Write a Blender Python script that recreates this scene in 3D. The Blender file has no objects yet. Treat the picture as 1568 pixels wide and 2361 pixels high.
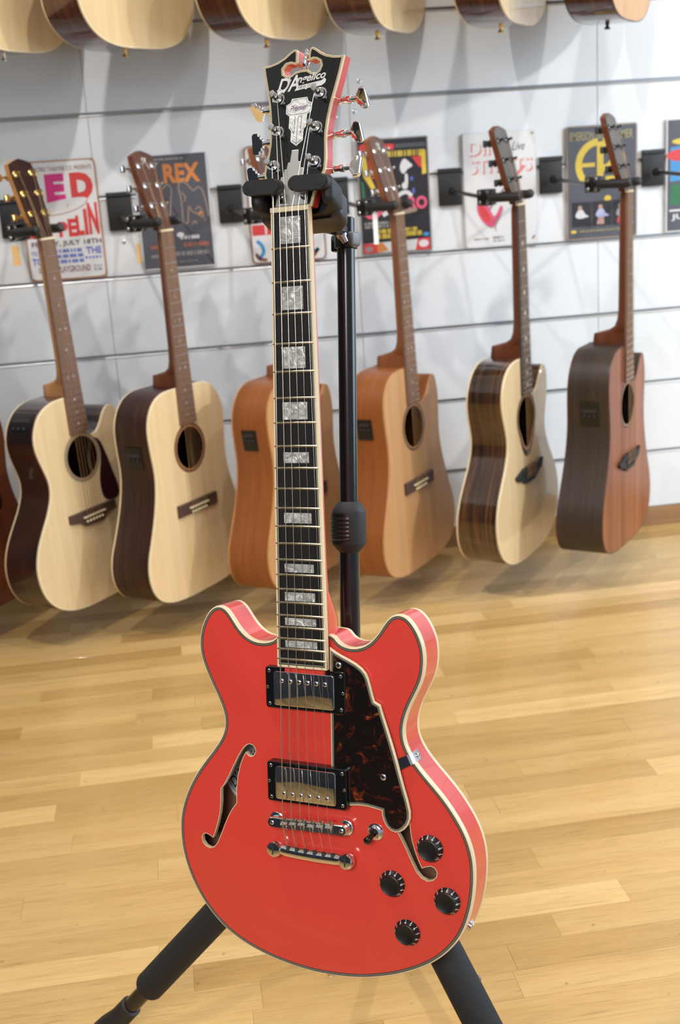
import bpy, bmesh, math, random
from mathutils import Vector, Matrix
from mathutils.geometry import delaunay_2d_cdt

# ------------------------------------------------------------------ camera
SC = bpy.context.scene
COL = SC.collection
PI = math.pi
cam_d = bpy.data.cameras.new('camera'); cam = bpy.data.objects.new('camera', cam_d); COL.objects.link(cam)
cam_d.sensor_fit = 'VERTICAL'; cam_d.sensor_height = 23.61; cam_d.sensor_width = 15.68
cam_d.lens = 28.0; cam_d.clip_start = 0.02; cam_d.clip_end = 60
_r = Vector((0.98743663, -0.14428669, -0.06442241)); _u = Vector((0.10201111, 0.27072513, 0.95723646)); _w = Vector((0.12067572, 0.95178215, -0.28204275))
_m = Matrix((_r, _u, -_w)).transposed().to_4x4(); _m.translation = Vector((0, 0, 1.0862)); cam.matrix_world = _m
cam_d.dof.use_dof = True; cam_d.dof.focus_distance = 1.27; cam_d.dof.aperture_fstop = 5.6
SC.camera = cam
# ------------------------------------------------------------------ world, lamps, exposure
wd = bpy.data.worlds.new('daylight'); SC.world = wd; wd.use_nodes = True
wd.node_tree.nodes['Background'].inputs[0].default_value = (0.86, 0.93, 1.0, 1)
wd.node_tree.nodes['Background'].inputs[1].default_value = 0.34
def aim(o, tgt):
    o.rotation_euler = (Vector(tgt) - o.location).to_track_quat('-Z', 'Y').to_euler()
def spot(loc, tgt, watt, size, ang, col, blend=0.5):
    d = bpy.data.lights.new('ceiling_spot', 'SPOT'); d.energy = watt; d.shadow_soft_size = size; d.spot_size = math.radians(ang); d.spot_blend = blend; d.color = col
    o = bpy.data.objects.new('ceiling_spot', d); COL.objects.link(o); o.location = loc; aim(o, tgt)
def area(loc, tgt, watt, sx, sy, col, spread=180):
    d = bpy.data.lights.new('window_or_fill_light', 'AREA'); d.shape = 'RECTANGLE'; d.size = sx; d.size_y = sy; d.energy = watt; d.color = col; d.spread = math.radians(spread)
    o = bpy.data.objects.new('window_or_fill_light', d); COL.objects.link(o); o.location = loc; aim(o, tgt)
WARM = (1.0, 0.945, 0.87)
for sx, pw in ((-0.6, 92), (0.5, 64), (1.6, 40)):
    spot((sx, 1.5, 2.92), (sx + 0.15, 3.2, 0.5), pw, 0.03, 110, WARM)
spot((2.95, 1.45, 2.15), (0.4, 2.85, 0.45), 125, 0.05, 75, (1.0, 0.96, 0.89), 0.6)
area((3.5, 1.2, 1.5), (0.6, 2.2, 0.5), 80, 2.4, 2.0, (0.64, 0.82, 1.0))
area((-0.9, -1.5, 2.35), (0.12, 1.15, 0.45), 7, 1.5, 1.0, (1.0, 0.97, 0.93), 50)  # added fill aimed at the red guitar's face; no window stands here
SC.view_settings.view_transform = 'Standard'; SC.view_settings.look = 'None'
SC.view_settings.gamma = 1.0; SC.view_settings.use_curve_mapping = False
SC.view_settings.exposure = 0.1

# ------------------------------------------------------------------ materials
MATS = {}
def newmat(name):
    m = bpy.data.materials.new(name); m.use_nodes = True; MATS[name] = m
    return m, m.node_tree, m.node_tree.nodes['Principled BSDF']
def mat(name, col, rough=0.5, metal=0.0, coat=0.0, coatr=0.03, spec=0.5, bump=None):
    m, nt, b = newmat(name)
    b.inputs['Base Color'].default_value = (*col, 1); b.inputs['Roughness'].default_value = rough
    b.inputs['Metallic'].default_value = metal; b.inputs['Coat Weight'].default_value = coat; b.inputs['Coat Roughness'].default_value = coatr
    b.inputs['Specular IOR Level'].default_value = spec
    # faint procedural mottling keeps every surface from being perfectly flat
    tc = nt.nodes.new('ShaderNodeTexCoord'); nz = nt.nodes.new('ShaderNodeTexNoise'); nz.inputs['Scale'].default_value = bump[0] if bump else 60
    nt.links.new(tc.outputs['Object'], nz.inputs['Vector'])
    if bump:
        bp = nt.nodes.new('ShaderNodeBump'); bp.inputs['Strength'].default_value = bump[1]; bp.inputs['Distance'].default_value = 0.001
        nt.links.new(nz.outputs['Fac'], bp.inputs['Height']); nt.links.new(bp.outputs['Normal'], b.inputs['Normal'])
    else:
        mr = nt.nodes.new('ShaderNodeMapRange'); mr.inputs['To Min'].default_value = rough * 0.92; mr.inputs['To Max'].default_value = rough * 1.08 + 0.002
        nt.links.new(nz.outputs['Fac'], mr.inputs['Value']); nt.links.new(mr.outputs['Result'], b.inputs['Roughness'])
    return m
def wood(name, c1, c2, c3, axis='Y', fine=420, coarse=26, stretch=0.03, rough=0.4, coat=0.0, rand=False, contrast=1.0, island=False):
    m, nt, b = newmat(name); N = nt.nodes.new; Lk = nt.links.new
    tc = N('ShaderNodeTexCoord'); mp = N('ShaderNodeMapping')
    s = [stretch if c in axis else 1 for c in 'XYZ']; mp.inputs['Scale'].default_value = s
    Lk(tc.outputs['Object'], mp.inputs['Vector'])
    vec = mp.outputs['Vector']
    if rand:
        oi = N('ShaderNodeObjectInfo'); gi = N('ShaderNodeNewGeometry')
        rnd = gi.outputs['Random Per Island'] if island else oi.outputs['Random']
        ml = N('ShaderNodeVectorMath'); ml.operation = 'SCALE'; ml.inputs[0].default_value = (37.0, 19.0, 53.0); Lk(rnd, ml.inputs['Scale'])
        ad = N('ShaderNodeVectorMath'); ad.operation = 'ADD'; Lk(vec, ad.inputs[0]); Lk(ml.outputs['Vector'], ad.inputs[1]); vec = ad.outputs['Vector']
    n1 = N('ShaderNodeTexNoise'); n1.inputs['Scale'].default_value = coarse; n1.inputs['Detail'].default_value = 4; n1.inputs['Distortion'].default_value = 0.6
    n2 = N('ShaderNodeTexNoise'); n2.inputs['Scale'].default_value = fine; n2.inputs['Detail'].default_value = 3
    Lk(vec, n1.inputs['Vector']); Lk(vec, n2.inputs['Vector'])
    mx = N('ShaderNodeMath'); mx.operation = 'MULTIPLY_ADD'; mx.inputs[1].default_value = 0.35; Lk(n2.outputs['Fac'], mx.inputs[0])
    mm = N('ShaderNodeMath'); mm.operation = 'MULTIPLY'; mm.inputs[1].default_value = 0.65; Lk(n1.outputs['Fac'], mm.inputs[0]); Lk(mm.outputs[0], mx.inputs[2])
    cr = N('ShaderNodeValToRGB'); e = cr.color_ramp.elements
    e[0].position = 0.5 - 0.2 / contrast; e[0].color = (*c1, 1); e[1].position = 0.5 + 0.2 / contrast; e[1].color = (*c3, 1)
    k = e.new(0.5); k.color = (*c2, 1)
    Lk(mx.outputs[0], cr.inputs['Fac']); colr = cr.outputs['Color']
    if rand:
        r2 = N('ShaderNodeValToRGB'); q = r2.color_ramp.elements
        q[0].position = 0; q[0].color = (0.78, 0.71, 0.58, 1); q[1].position = 1; q[1].color = (1.34, 1.42, 1.60, 1)
        k1 = q.new(0.3); k1.color = (0.96, 0.93, 0.88, 1); k2 = q.new(0.80); k2.color = (1.04, 1.02, 0.98, 1)
        Lk(rnd, r2.inputs['Fac'])
        mc = N('ShaderNodeMix'); mc.data_type = 'RGBA'; mc.blend_type = 'MULTIPLY'; mc.inputs['Factor'].default_value = 1
        Lk(colr, mc.inputs['A']); Lk(r2.outputs['Color'], mc.inputs['B']); colr = mc.outputs['Result']
    if rand:           # open pores and small dark flecks of the oak
        mp2 = N('ShaderNodeMapping'); mp2.inputs['Scale'].default_value = (14, 420, 1); Lk(tc.outputs['Object'], mp2.inputs['Vector'])
        ad2 = N('ShaderNodeVectorMath'); ad2.operation = 'ADD'; Lk(mp2.outputs['Vector'], ad2.inputs[0]); Lk(ml.outputs['Vector'], ad2.inputs[1])
        n3 = N('ShaderNodeTexNoise'); n3.inputs['Scale'].default_value = 1; n3.inputs['Detail'].default_value = 2; Lk(ad2.outputs['Vector'], n3.inputs['Vector'])
        mr3 = N('ShaderNodeMapRange'); mr3.inputs['From Min'].default_value = 0.60; mr3.inputs['From Max'].default_value = 0.74; mr3.inputs['To Min'].default_value = 1.0; mr3.inputs['To Max'].default_value = 0.66; Lk(n3.outputs['Fac'], mr3.inputs['Value'])
        n4 = N('ShaderNodeTexNoise'); n4.inputs['Scale'].default_value = 30; n4.inputs['Detail'].default_value = 1; Lk(ad.outputs['Vector'], n4.inputs['Vector'])
        n5 = N('ShaderNodeTexNoise'); n5.inputs['Scale'].default_value = 46; n5.inputs['Detail'].default_value = 1; Lk(tc.outputs['Object'], n5.inputs['Vector']); 
        mr5 = N('ShaderNodeMapRange'); mr5.inputs['From Min'].default_value = 0.74; mr5.inputs['From Max'].default_value = 0.80; mr5.inputs['To Min'].default_value = 1.0; mr5.inputs['To Max'].default_value = 0.5; Lk(n5.outputs['Fac'], mr5.inputs['Value'])
        m3 = N('ShaderNodeMath'); m3.operation = 'MULTIPLY'; Lk(mr3.outputs['Result'], m3.inputs[0]); Lk(mr5.outputs['Result'], m3.inputs[1])
        m4 = N('ShaderNodeMix'); m4.data_type = 'RGBA'; m4.blend_type = 'MULTIPLY'; m4.inputs['Factor'].default_value = 1
        Lk(colr, m4.inputs['A']); Lk(m3.outputs[0], m4.inputs['B']); colr = m4.outputs['Result']
    Lk(colr, b.inputs['Base Color'])
    b.inputs['Roughness'].default_value = rough; b.inputs['Coat Weight'].default_value = coat; b.inputs['Coat Roughness'].default_value = 0.04
    bp = N('ShaderNodeBump'); bp.inputs['Strength'].default_value = 0.08; bp.inputs['Distance'].default_value = 0.001
    Lk(n2.outputs['Fac'], bp.inputs['Height']); Lk(bp.outputs['Normal'], b.inputs['Normal'])
    return m

RED = mat('red_lacquer', (0.72, 0.056, 0.040), 0.32, coat=0.7, coatr=0.03)
CREAM = mat('cream_binding', (0.80, 0.66, 0.43), 0.35, coat=0.4)
GOLDBIND = mat('aged_binding', (0.60, 0.50, 0.27), 0.35, coat=0.4)
BLACKG = mat('gloss_black', (0.006, 0.006, 0.007), 0.16, coat=0.4)
BLACKP = mat('black_plastic', (0.009, 0.009, 0.010), 0.3)
MIDGREY = mat('mid_grey_plastic', (0.16, 0.17, 0.18), 0.4)
KNOBM = mat('knob_black', (0.007, 0.006, 0.007), 0.42)
BLACKM = mat('matte_black', (0.014, 0.014, 0.016), 0.62)
RUBBER = mat('black_rubber', (0.014, 0.014, 0.015), 0.55, bump=(900, 0.15))
FOAM = mat('black_foam', (0.013, 0.014, 0.016), 0.75, bump=(1600, 0.25))
GREYP = mat('grey_plastic', (0.028, 0.029, 0.032), 0.40)
BLACKPAINT = mat('black_paint', (0.006, 0.006, 0.007), 0.2, coat=0.3, coatr=0.12)
PURF = mat('black_purfling', (0.03, 0.028, 0.024), 0.4)
PURFW = mat('white_purfling', (0.42, 0.40, 0.33), 0.4)
CHROME = mat('chrome', (0.86, 0.86, 0.87), 0.05, 1.0)
STEEL = mat('steel', (0.62, 0.62, 0.63), 0.22, 1.0)
STRING = mat('string_steel', (0.70, 0.68, 0.66), 0.28, 1.0)
STRINGW = mat('wound_string', (0.60, 0.55, 0.50), 0.38, 1.0)
BRONZE = mat('bronze_string', (0.55, 0.36, 0.20), 0.4, 1.0)
FRETM = mat('fret_wire', (0.78, 0.68, 0.48), 0.22, 1.0)
GOLD = mat('gold', (0.83, 0.58, 0.20), 0.15, 1.0)
BRUSHED = mat('brushed_alu', (0.60, 0.59, 0.57), 0.42, 1.0)
ALU = mat('aluminium', (0.45, 0.46, 0.48), 0.34, 0.8)
BONE = mat('bone_nut', (0.80, 0.69, 0.45), 0.4)
EBONY = wood('ebony', (0.006, 0.005, 0.005), (0.010, 0.008, 0.008), (0.018, 0.014, 0.012), rough=0.42)
INNER = wood('inner_wood', (0.24, 0.11, 0.07), (0.32, 0.15, 0.10), (0.40, 0.20, 0.13), rough=0.6)
CLEARW = mat('white_print', (0.72, 0.74, 0.74), 0.5)
SILVERP = mat('silver_print', (0.74, 0.73, 0.72), 0.35, 0.1)
LABELP = mat('paper_label', (0.80, 0.85, 0.88), 0.6)
INK = mat('dark_ink', (0.03, 0.03, 0.035), 0.6)
INKV = mat('violet_ink', (0.16, 0.05, 0.17), 0.5)

def pearl(name, lo=0.34, metal=0.25):
    m, nt, b = newmat(name); N = nt.nodes.new; Lk = nt.links.new
    tc = N('ShaderNodeTexCoord'); oi = N('ShaderNodeObjectInfo')
    sc = N('ShaderNodeVectorMath'); sc.operation = 'SCALE'; sc.inputs[0].default_value = (7, 11, 3); Lk(oi.outputs['Random'], sc.inputs['Scale'])
    ad = N('ShaderNodeVectorMath'); ad.operation = 'ADD'; Lk(tc.outputs['Object'], ad.inputs[0]); Lk(sc.outputs['Vector'], ad.inputs[1])
    n = N('ShaderNodeTexNoise'); n.inputs['Scale'].default_value = 75; n.inputs['Detail'].default_value = 3; n.inputs['Distortion'].default_value = 2.2; Lk(ad.outputs['Vector'], n.inputs['Vector'])
    cr = N('ShaderNodeValToRGB'); e = cr.color_ramp.elements; e[0].position = 0.3; e[0].color = (lo, lo, lo * 0.97, 1); e[1].position = 0.70; e[1].color = (0.86, 0.88, 0.86, 1)
    k = e.new(0.5); k.color = (lo * 1.5, lo * 1.5, lo * 1.45, 1); Lk(n.outputs['Fac'], cr.inputs['Fac']); Lk(cr.outputs['Color'], b.inputs['Base Color'])
    bp = N('ShaderNodeBump'); bp.inputs['Strength'].default_value = 0.5; bp.inputs['Distance'].default_value = 0.004; Lk(n.outputs['Fac'], bp.inputs['Height']); Lk(bp.outputs['Normal'], b.inputs['Normal'])
    b.inputs['Metallic'].default_value = metal; b.inputs['Roughness'].default_value = 0.22
    return m
PEARL = pearl('mother_of_pearl'); PEARLW = pearl('white_pearl', 0.55, 0.1)
def tortoise(name, dark, mid, hot, scale=34):
    m, nt, b = newmat(name); N = nt.nodes.new; Lk = nt.links.new
    tc = N('ShaderNodeTexCoord')
    n = N('ShaderNodeTexNoise'); n.inputs['Scale'].default_value = scale; n.inputs['Detail'].default_value = 5; n.inputs['Roughness'].default_value = 0.62; n.inputs['Distortion'].default_value = 0.9
    Lk(tc.outputs['Object'], n.inputs['Vector'])
    cr = N('ShaderNodeValToRGB'); e = cr.color_ramp.elements; e[0].position = 0.54; e[0].color = (*dark, 1); e[1].position = 0.76; e[1].color = (*hot, 1)
    k = e.new(0.64); k.color = (*mid, 1); Lk(n.outputs['Fac'], cr.inputs['Fac']); Lk(cr.outputs['Color'], b.inputs['Base Color'])
    b.inputs['Roughness'].default_value = 0.2; b.inputs['Coat Weight'].default_value = 0.4
    return m
TORT = tortoise('tortoiseshell', (0.008, 0.005, 0.005), (0.085, 0.014, 0.006), (0.55, 0.14, 0.015), 62)
TORTD = tortoise('dark_tortoiseshell', (0.03, 0.006, 0.008), (0.05, 0.008, 0.010), (0.10, 0.015, 0.012))

SPRUCE = wood('spruce_top', (0.66, 0.46, 0.235), (0.74, 0.545, 0.30), (0.79, 0.60, 0.35), fine=520, coarse=30, stretch=0.015, rough=0.32, coat=0.15)
SPRUCEG = wood('gloss_spruce_top', (0.65, 0.46, 0.24), (0.73, 0.54, 0.305), (0.79, 0.60, 0.36), fine=520, coarse=30, stretch=0.015, rough=0.25, coat=0.6)
CEDAR = wood('cedar_top', (0.44, 0.22, 0.085), (0.52, 0.28, 0.12), (0.58, 0.33, 0.15), fine=480, coarse=28, stretch=0.015, rough=0.4)
MAHOG = wood('mahogany', (0.20, 0.060, 0.014), (0.27, 0.085, 0.020), (0.34, 0.115, 0.028), axis='XY', fine=420, coarse=24, stretch=0.03, rough=0.38)
MAHOGD = wood('dark_mahogany', (0.10, 0.024, 0.010), (0.15, 0.038, 0.014), (0.20, 0.055, 0.018), fine=420, coarse=24, stretch=0.03, rough=0.35)
MAHTOP = wood('striped_mahogany_top', (0.09, 0.022, 0.009), (0.24, 0.070, 0.022), (0.34, 0.115, 0.038), fine=300, coarse=36, stretch=0.012, rough=0.38, contrast=1.3)
ROSEW = wood('rosewood', (0.012, 0.006, 0.006), (0.035, 0.012, 0.009), (0.085, 0.024, 0.012), axis='XY', fine=380, coarse=40, stretch=0.03, rough=0.4, contrast=1.2)
ROSEG = wood('gloss_rosewood', (0.010, 0.005, 0.006), (0.024, 0.009, 0.008), (0.060, 0.018, 0.010), axis='XY', fine=380, coarse=30, stretch=0.04, rough=0.25, coat=0.8, contrast=1.1)
ROSEL = wood('red_rosewood', (0.030, 0.010, 0.006), (0.085, 0.026, 0.011), (0.16, 0.050, 0.018), axis='XY', fine=300, coarse=34, stretch=0.05, rough=0.25, coat=0.8, contrast=1.2)
MACAS = wood('striped_ebony', (0.010, 0.006, 0.005), (0.050, 0.022, 0.010), (0.16, 0.070, 0.024), axis='XY', fine=260, coarse=50, stretch=0.025, rough=0.2, coat=0.9, contrast=1.7)
OVANG = wood('dark_brown_wood', (0.022, 0.014, 0.010), (0.036, 0.023, 0.016), (0.055, 0.036, 0.024), axis='XY', fine=380, coarse=40, stretch=0.02, rough=0.5)
NECKW = wood('neck_mahogany', (0.18, 0.060, 0.022), (0.25, 0.085, 0.030), (0.32, 0.115, 0.04), rough=0.38)
NECKL = wood('light_neck_wood', (0.40, 0.18, 0.07), (0.50, 0.25, 0.10), (0.58, 0.31, 0.13), rough=0.35)
NECKD = wood('dark_neck_wood', (0.09, 0.026, 0.012), (0.14, 0.040, 0.016), (0.18, 0.055, 0.02), rough=0.35)
BOARD = wood('rosewood_board', (0.12, 0.060, 0.036), (0.18, 0.095, 0.060), (0.24, 0.13, 0.085), rough=0.5)
BOARDD = wood('dark_board', (0.045, 0.035, 0.032), (0.07, 0.055, 0.05), (0.10, 0.08, 0.07), rough=0.4)
HEADB = wood('brown_headplate', (0.055, 0.020, 0.012), (0.085, 0.034, 0.020), (0.12, 0.05, 0.03), rough=0.35)
HEADD = wood('dark_headplate', (0.018, 0.007, 0.006), (0.028, 0.010, 0.008), (0.04, 0.016, 0.01), rough=0.22, coat=0.5)
BRIDGEW = wood('bridge_wood', (0.045, 0.022, 0.015), (0.075, 0.038, 0.026), (0.11, 0.06, 0.04), axis='X', rough=0.5)
OAK = wood('oak_plank', (0.46, 0.280, 0.098), (0.55, 0.355, 0.140), (0.61, 0.415, 0.178), axis='X', fine=300, coarse=22, stretch=0.07, rough=0.34, coat=0.12, rand=True)
OAKS = wood('oak_plank_far', (0.46, 0.280, 0.098), (0.55, 0.355, 0.140), (0.61, 0.415, 0.178), axis='X', fine=300, coarse=22, stretch=0.07, rough=0.34, coat=0.12, rand=True, island=True)
SUBF = mat('subfloor', (0.16, 0.085, 0.035), 0.8)
PLINTH = wood('plinth_wood', (0.24, 0.125, 0.055), (0.31, 0.17, 0.08), (0.36, 0.21, 0.10), axis='X', rough=0.5)
PANEL = mat('white_panel', (0.72, 0.745, 0.785), 0.42)
REFLDARK = mat('reflection_dark', (0.025, 0.027, 0.035), 0.6)  # dark tone chosen for what the chrome and gloss reflect
PLASTER = mat('white_plaster', (0.78, 0.77, 0.75), 0.9)
TAGM = mat('tan_card', (0.72, 0.44, 0.18), 0.6)
TAGW = mat('white_tag', (0.80, 0.80, 0.76), 0.5)

# ------------------------------------------------------------------ mesh helpers
def me_obj(name, mesh, parent=None, m=None):
    if m is not None and not mesh.materials: mesh.materials.append(m)
    o = bpy.data.objects.new(name, mesh); COL.objects.link(o)
    if parent is not None: o.parent = parent
    return o
def obj(name, bm, m, parent=None, smooth=False, mats=None):
    bmesh.ops.recalc_face_normals(bm, faces=bm.faces)
    mesh = bpy.data.meshes.new(name); bm.to_mesh(mesh); bm.free()
    for x in (mats or [m]): mesh.materials.append(x)
    if smooth:
        mesh.polygons.foreach_set('use_smooth', [len(q.vertices) < 5 for q in mesh.polygons])
        try: mesh.set_sharp_from_angle(angle=math.radians(38))
        except Exception: pass
    return me_obj(name, mesh, parent)
def empty(name, mw=None, label=None, cat=None, group=None, parent=None):
    o = bpy.data.objects.new(name, None); COL.objects.link(o); o.empty_display_size = 0.05
    if mw is not None: o.matrix_world = mw
    if parent is not None: o.parent = parent
    tag(o, label, cat, group); return o
def tag(o, label=None, cat=None, group=None, kind=None):
    if label: o['label'] = label
    if cat: o['category'] = cat
    if group: o['group'] = group
    if kind: o['kind'] = kind
    return o
def V(x, s, h): return Vector((x * 0.001, -s * 0.001, h * 0.001))     # guitar millimetres: x to the treble, s down from the nut, h out of the face
def box(bm, x0, x1, y0, y1, z0, z1, bev=0, seg=2, f=None):
    f = f or (lambda a, b, c: Vector((a, b, c)))
    v = [bm.verts.new(f(x, y, z)) for x in (x0, x1) for y in (y0, y1) for z in (z0, z1)]
    fs = [bm.faces.new([v[i] for i in q]) for q in ((0, 1, 3, 2), (4, 6, 7, 5), (0, 4, 5, 1), (2, 3, 7, 6), (0, 2, 6, 4), (1, 5, 7, 3))]
    if bev:
        es = list({e for q in fs for e in q.edges}); bmesh.ops.bevel(bm, geom=es, offset=bev, segments=seg, affect='EDGES', profile=0.5)
def gbox(bm, x0, x1, s0, s1, h0, h1, bev=0, seg=2): box(bm, x0, x1, s0, s1, h0, h1, bev * 0.001, seg, V)
def prism(bm, pts, h0, h1, f=V, bev=0, seg=2, mi=0):
    hf0 = h0 if callable(h0) else (lambda x, s: h0); hf1 = h1 if callable(h1) else (lambda x, s: h1)
    a = [bm.verts.new(f(x, s, hf0(x, s))) for x, s in pts]; b = [bm.verts.new(f(x, s, hf1(x, s))) for x, s in pts]
    n = len(pts); top = bm.faces.new(b); bot = bm.faces.new(a[::-1]); fs = [top, bot]
    for i in range(n): fs.append(bm.faces.new((a[i], a[(i + 1) % n], b[(i + 1) % n], b[i])))
    for q in fs: q.material_index = mi
    if bev: bmesh.ops.bevel(bm, geom=list(top.edges), offset=bev * 0.001, segments=seg, affect='EDGES', profile=0.5)
def ring(bm, A, B, mi=0, closed=True):
    a = [bm.verts.new(p) for p in A]; b = [bm.verts.new(p) for p in B]; n = len(a)
    for i in range(n if closed else n - 1):
        q = bm.faces.new((a[i], a[(i + 1) % n], b[(i + 1) % n], b[i])); q.material_index = mi; q.smooth = True
def loft(bm, loops, closed=True, cap=False, mi=0):
    vs = [[bm.verts.new(p) for p in L] for L in loops]; n = len(loops[0])
    for a, b in zip(vs, vs[1:]):
        for i in range(n if closed else n - 1):
            q = bm.faces.new((a[i], a[(i + 1) % n], b[(i + 1) % n], b[i])); q.material_index = mi
    if cap: bm.faces.new(vs[0][::-1]).material_index = mi; bm.faces.new(vs[-1]).material_index = mi
def frame(d):
    d = Vector(d).normalized(); a = Vector((0, 0, 1)) if abs(d.z) < 0.9 else Vector((1, 0, 0))
    u = d.cross(a).normalized(); return u, d.cross(u).normalized(), d
def tube(bm, pts, r, seg=10, cap=True):
    pts = [Vector(p) for p in pts]; rs = r if isinstance(r, (list, tuple)) else [r] * len(pts); loops = []
    for i, p in enumerate(pts):
        d = pts[min(i + 1, len(pts) - 1)] - pts[max(i - 1, 0)]; u, v, _ = frame(d)
        loops.append([p + (u * math.cos(2 * PI * k / seg) + v * math.sin(2 * PI * k / seg)) * rs[i] for k in range(seg)])
    loft(bm, loops, cap=cap)
def lathe(bm, base, axis, prof, seg=20, mi=0):     # prof: (radius, distance along the axis)
    u, v, d = frame(axis); base = Vector(base)
    loft(bm, [[base + d * z + (u * math.cos(2 * PI * k / seg) + v * math.sin(2 * PI * k / seg)) * max(r, 1e-5) for k in range(seg)] for r, z in prof], cap=True, mi=mi)
def spline(pts, n, closed=True):
    P = [Vector((a, b)) for a, b in pts]; m = len(P); out = []
    segs = m if closed else m - 1
    for i in range(segs):
        if closed: p0, p1, p2, p3 = P[i - 1], P[i], P[(i + 1) % m], P[(i + 2) % m]
        else: p0, p1, p2, p3 = P[max(i - 1, 0)], P[i], P[i + 1], P[min(i + 2, m - 1)]
        for k in range(8):
            t = k / 8
            out.append(0.5 * ((2 * p1) + (p2 - p0) * t + (2 * p0 - 5 * p1 + 4 * p2 - p3) * t * t + (3 * p1 - p0 - 3 * p2 + p3) * t ** 3))
    if not closed: out.append(P[-1])
    return resample(out, n, closed)
def resample(P, n, closed=True):
    P = [Vector(p) for p in P]; Q = P + [P[0]] if closed else P
    L = [0]
    for a, b in zip(Q, Q[1:]): L.append(L[-1] + (b - a).length)
    out = []; j = 0; tot = L[-1]
    for i in range(n):
        t = tot * i / (n if closed else n - 1)
        while j < len(L) - 2 and L[j + 1] < t: j += 1
        d = L[j + 1] - L[j]; k = (t - L[j]) / d if d > 1e-12 else 0
        out.append(Q[j].lerp(Q[j + 1], min(max(k, 0), 1)))
    return out
def smooth_loop(P, it=2):
    for _ in range(it): P = [(P[i - 1] + P[i] * 2 + P[(i + 1) % len(P)]) / 4 for i in range(len(P))]
    return P
def area2(P): return sum(P[i - 1][0] * P[i][1] - P[i][0] * P[i - 1][1] for i in range(len(P))) / 2
def inset(P, d, sharp=False):          # positive = towards the inside
    sgn = 1 if area2(P) > 0 else -1; n = len(P); out = []
    for i in range(n):
        a, b, c = Vector(P[i - 1]), Vector(P[i]), Vector(P[(i + 1) % n])
        t1 = (b - a).normalized(); t2 = (c - b).normalized()
        n1 = Vector((-t1.y, t1.x)); n2 = Vector((-t2.y, t2.x)); nn = n1 + n2
        if nn.length < 1e-6: nn = n1
        nn.normalize(); k = max(nn.dot(n1), 0.4)
        out.append(b + nn * (sgn * d / k))
    return out
def inside(p, P):
    c = False; x, y = p[0], p[1]; n = len(P)
    for i in range(n):
        a, b = P[i - 1], P[i]
        if (a[1] > y) != (b[1] > y) and x < (b[0] - a[0]) * (y - a[1]) / (b[1] - a[1]) + a[0]: c = not c
    return c
def edist(p, P):
    p = Vector((p[0], p[1])); best = 1e9
    for i in range(len(P)):
        a, b = P[i - 1], P[i]; ab = b - a; t = max(0, min(1, (p - a).dot(ab) / max(ab.length_squared, 1e-12)))
        best = min(best, (p - a - ab * t).length)
    return best
def plate(bm, outer, holes, hf, step=12, f=V, mi=0):
    pts = []; edges = []
    for Lp in [outer] + holes:
        b = len(pts); pts += [Vector(p) for p in Lp]; edges += [(b + i, b + (i + 1) % len(Lp)) for i in range(len(Lp))]
    if step:
        xs = [p[0] for p in outer]; ys = [p[1] for p in outer]
        y = min(ys) + step / 2
        while y < max(ys):
            x = min(xs) + step / 2
            while x < max(xs):
                if inside((x, y), outer) and edist((x, y), outer) > step * 0.45 and all(not inside((x, y), h) and edist((x, y), h) > step * 0.45 for h in holes): pts.append(Vector((x, y)))
                x += step
            y += step
    vs, _, tris, _, _, _ = delaunay_2d_cdt(pts, edges, [], 0, 1e-6)
    bv = [bm.verts.new(f(v.x, v.y, hf(v.x, v.y))) for v in vs]
    for t in tris:
        c = (vs[t[0]] + vs[t[1]] + vs[t[2]]) / 3
        if inside(c, outer) and not any(inside(c, h) for h in holes):
            q = bm.faces.new([bv[i] for i in t]); q.material_index = mi; q.smooth = True
    for v in [v for v in bv if not v.link_faces]: bm.verts.remove(v)
def circle(cx, cy, r, n=32): return [Vector((cx + r * math.cos(2 * PI * i / n), cy + r * math.sin(2 * PI * i / n))) for i in range(n)]
_txt = {}
def text_mesh(body, size=1.0, shear=0.0, offset=0.0, extrude=0.0, align='CENTER', space=1.0, res=3):
    c = bpy.data.curves.new('lettering', 'FONT'); c.body = body; c.size = size; c.shear = shear; c.offset = offset; c.extrude = extrude
    c.align_x = align; c.align_y = 'CENTER'; c.space_character = space; c.resolution_u = res
    o = bpy.data.objects.new('lettering', c); COL.objects.link(o)
    dg = bpy.context.evaluated_depsgraph_get(); m = bpy.data.meshes.new_from_object(o.evaluated_get(dg))
    bpy.data.objects.remove(o); bpy.data.curves.remove(c); m.name = 'lettering'; return m
def text_into(bm, body, mw, mi=0, width=None, height=None, **kw):       # text joined into bm, fitted to a width and height, placed by a matrix
    m = text_mesh(body, **kw)
    if not m.vertices: return
    xs = [v.co.x for v in m.vertices]; ys = [v.co.y for v in m.vertices]
    sx = width / max(max(xs) - min(xs), 1e-6) if width else None; sy = height / max(max(ys) - min(ys), 1e-6) if height else None
    sx = sx or sy or 1; sy = sy or sx
    cx, cy = (max(xs) + min(xs)) / 2, (max(ys) + min(ys)) / 2
    bv = [bm.verts.new(mw @ Vector(((v.co.x - cx) * sx, (v.co.y - cy) * sy, v.co.z))) for v in m.vertices]
    for p in m.polygons:
        try: bm.faces.new([bv[i] for i in p.vertices]).material_index = mi
        except ValueError: pass
    bpy.data.meshes.remove(m)
def children(o): return [c for c in bpy.data.objects if c.parent == o]

# ================================================================== the room
WALL_Y = 3.21
rnd = random.Random(7)
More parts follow.
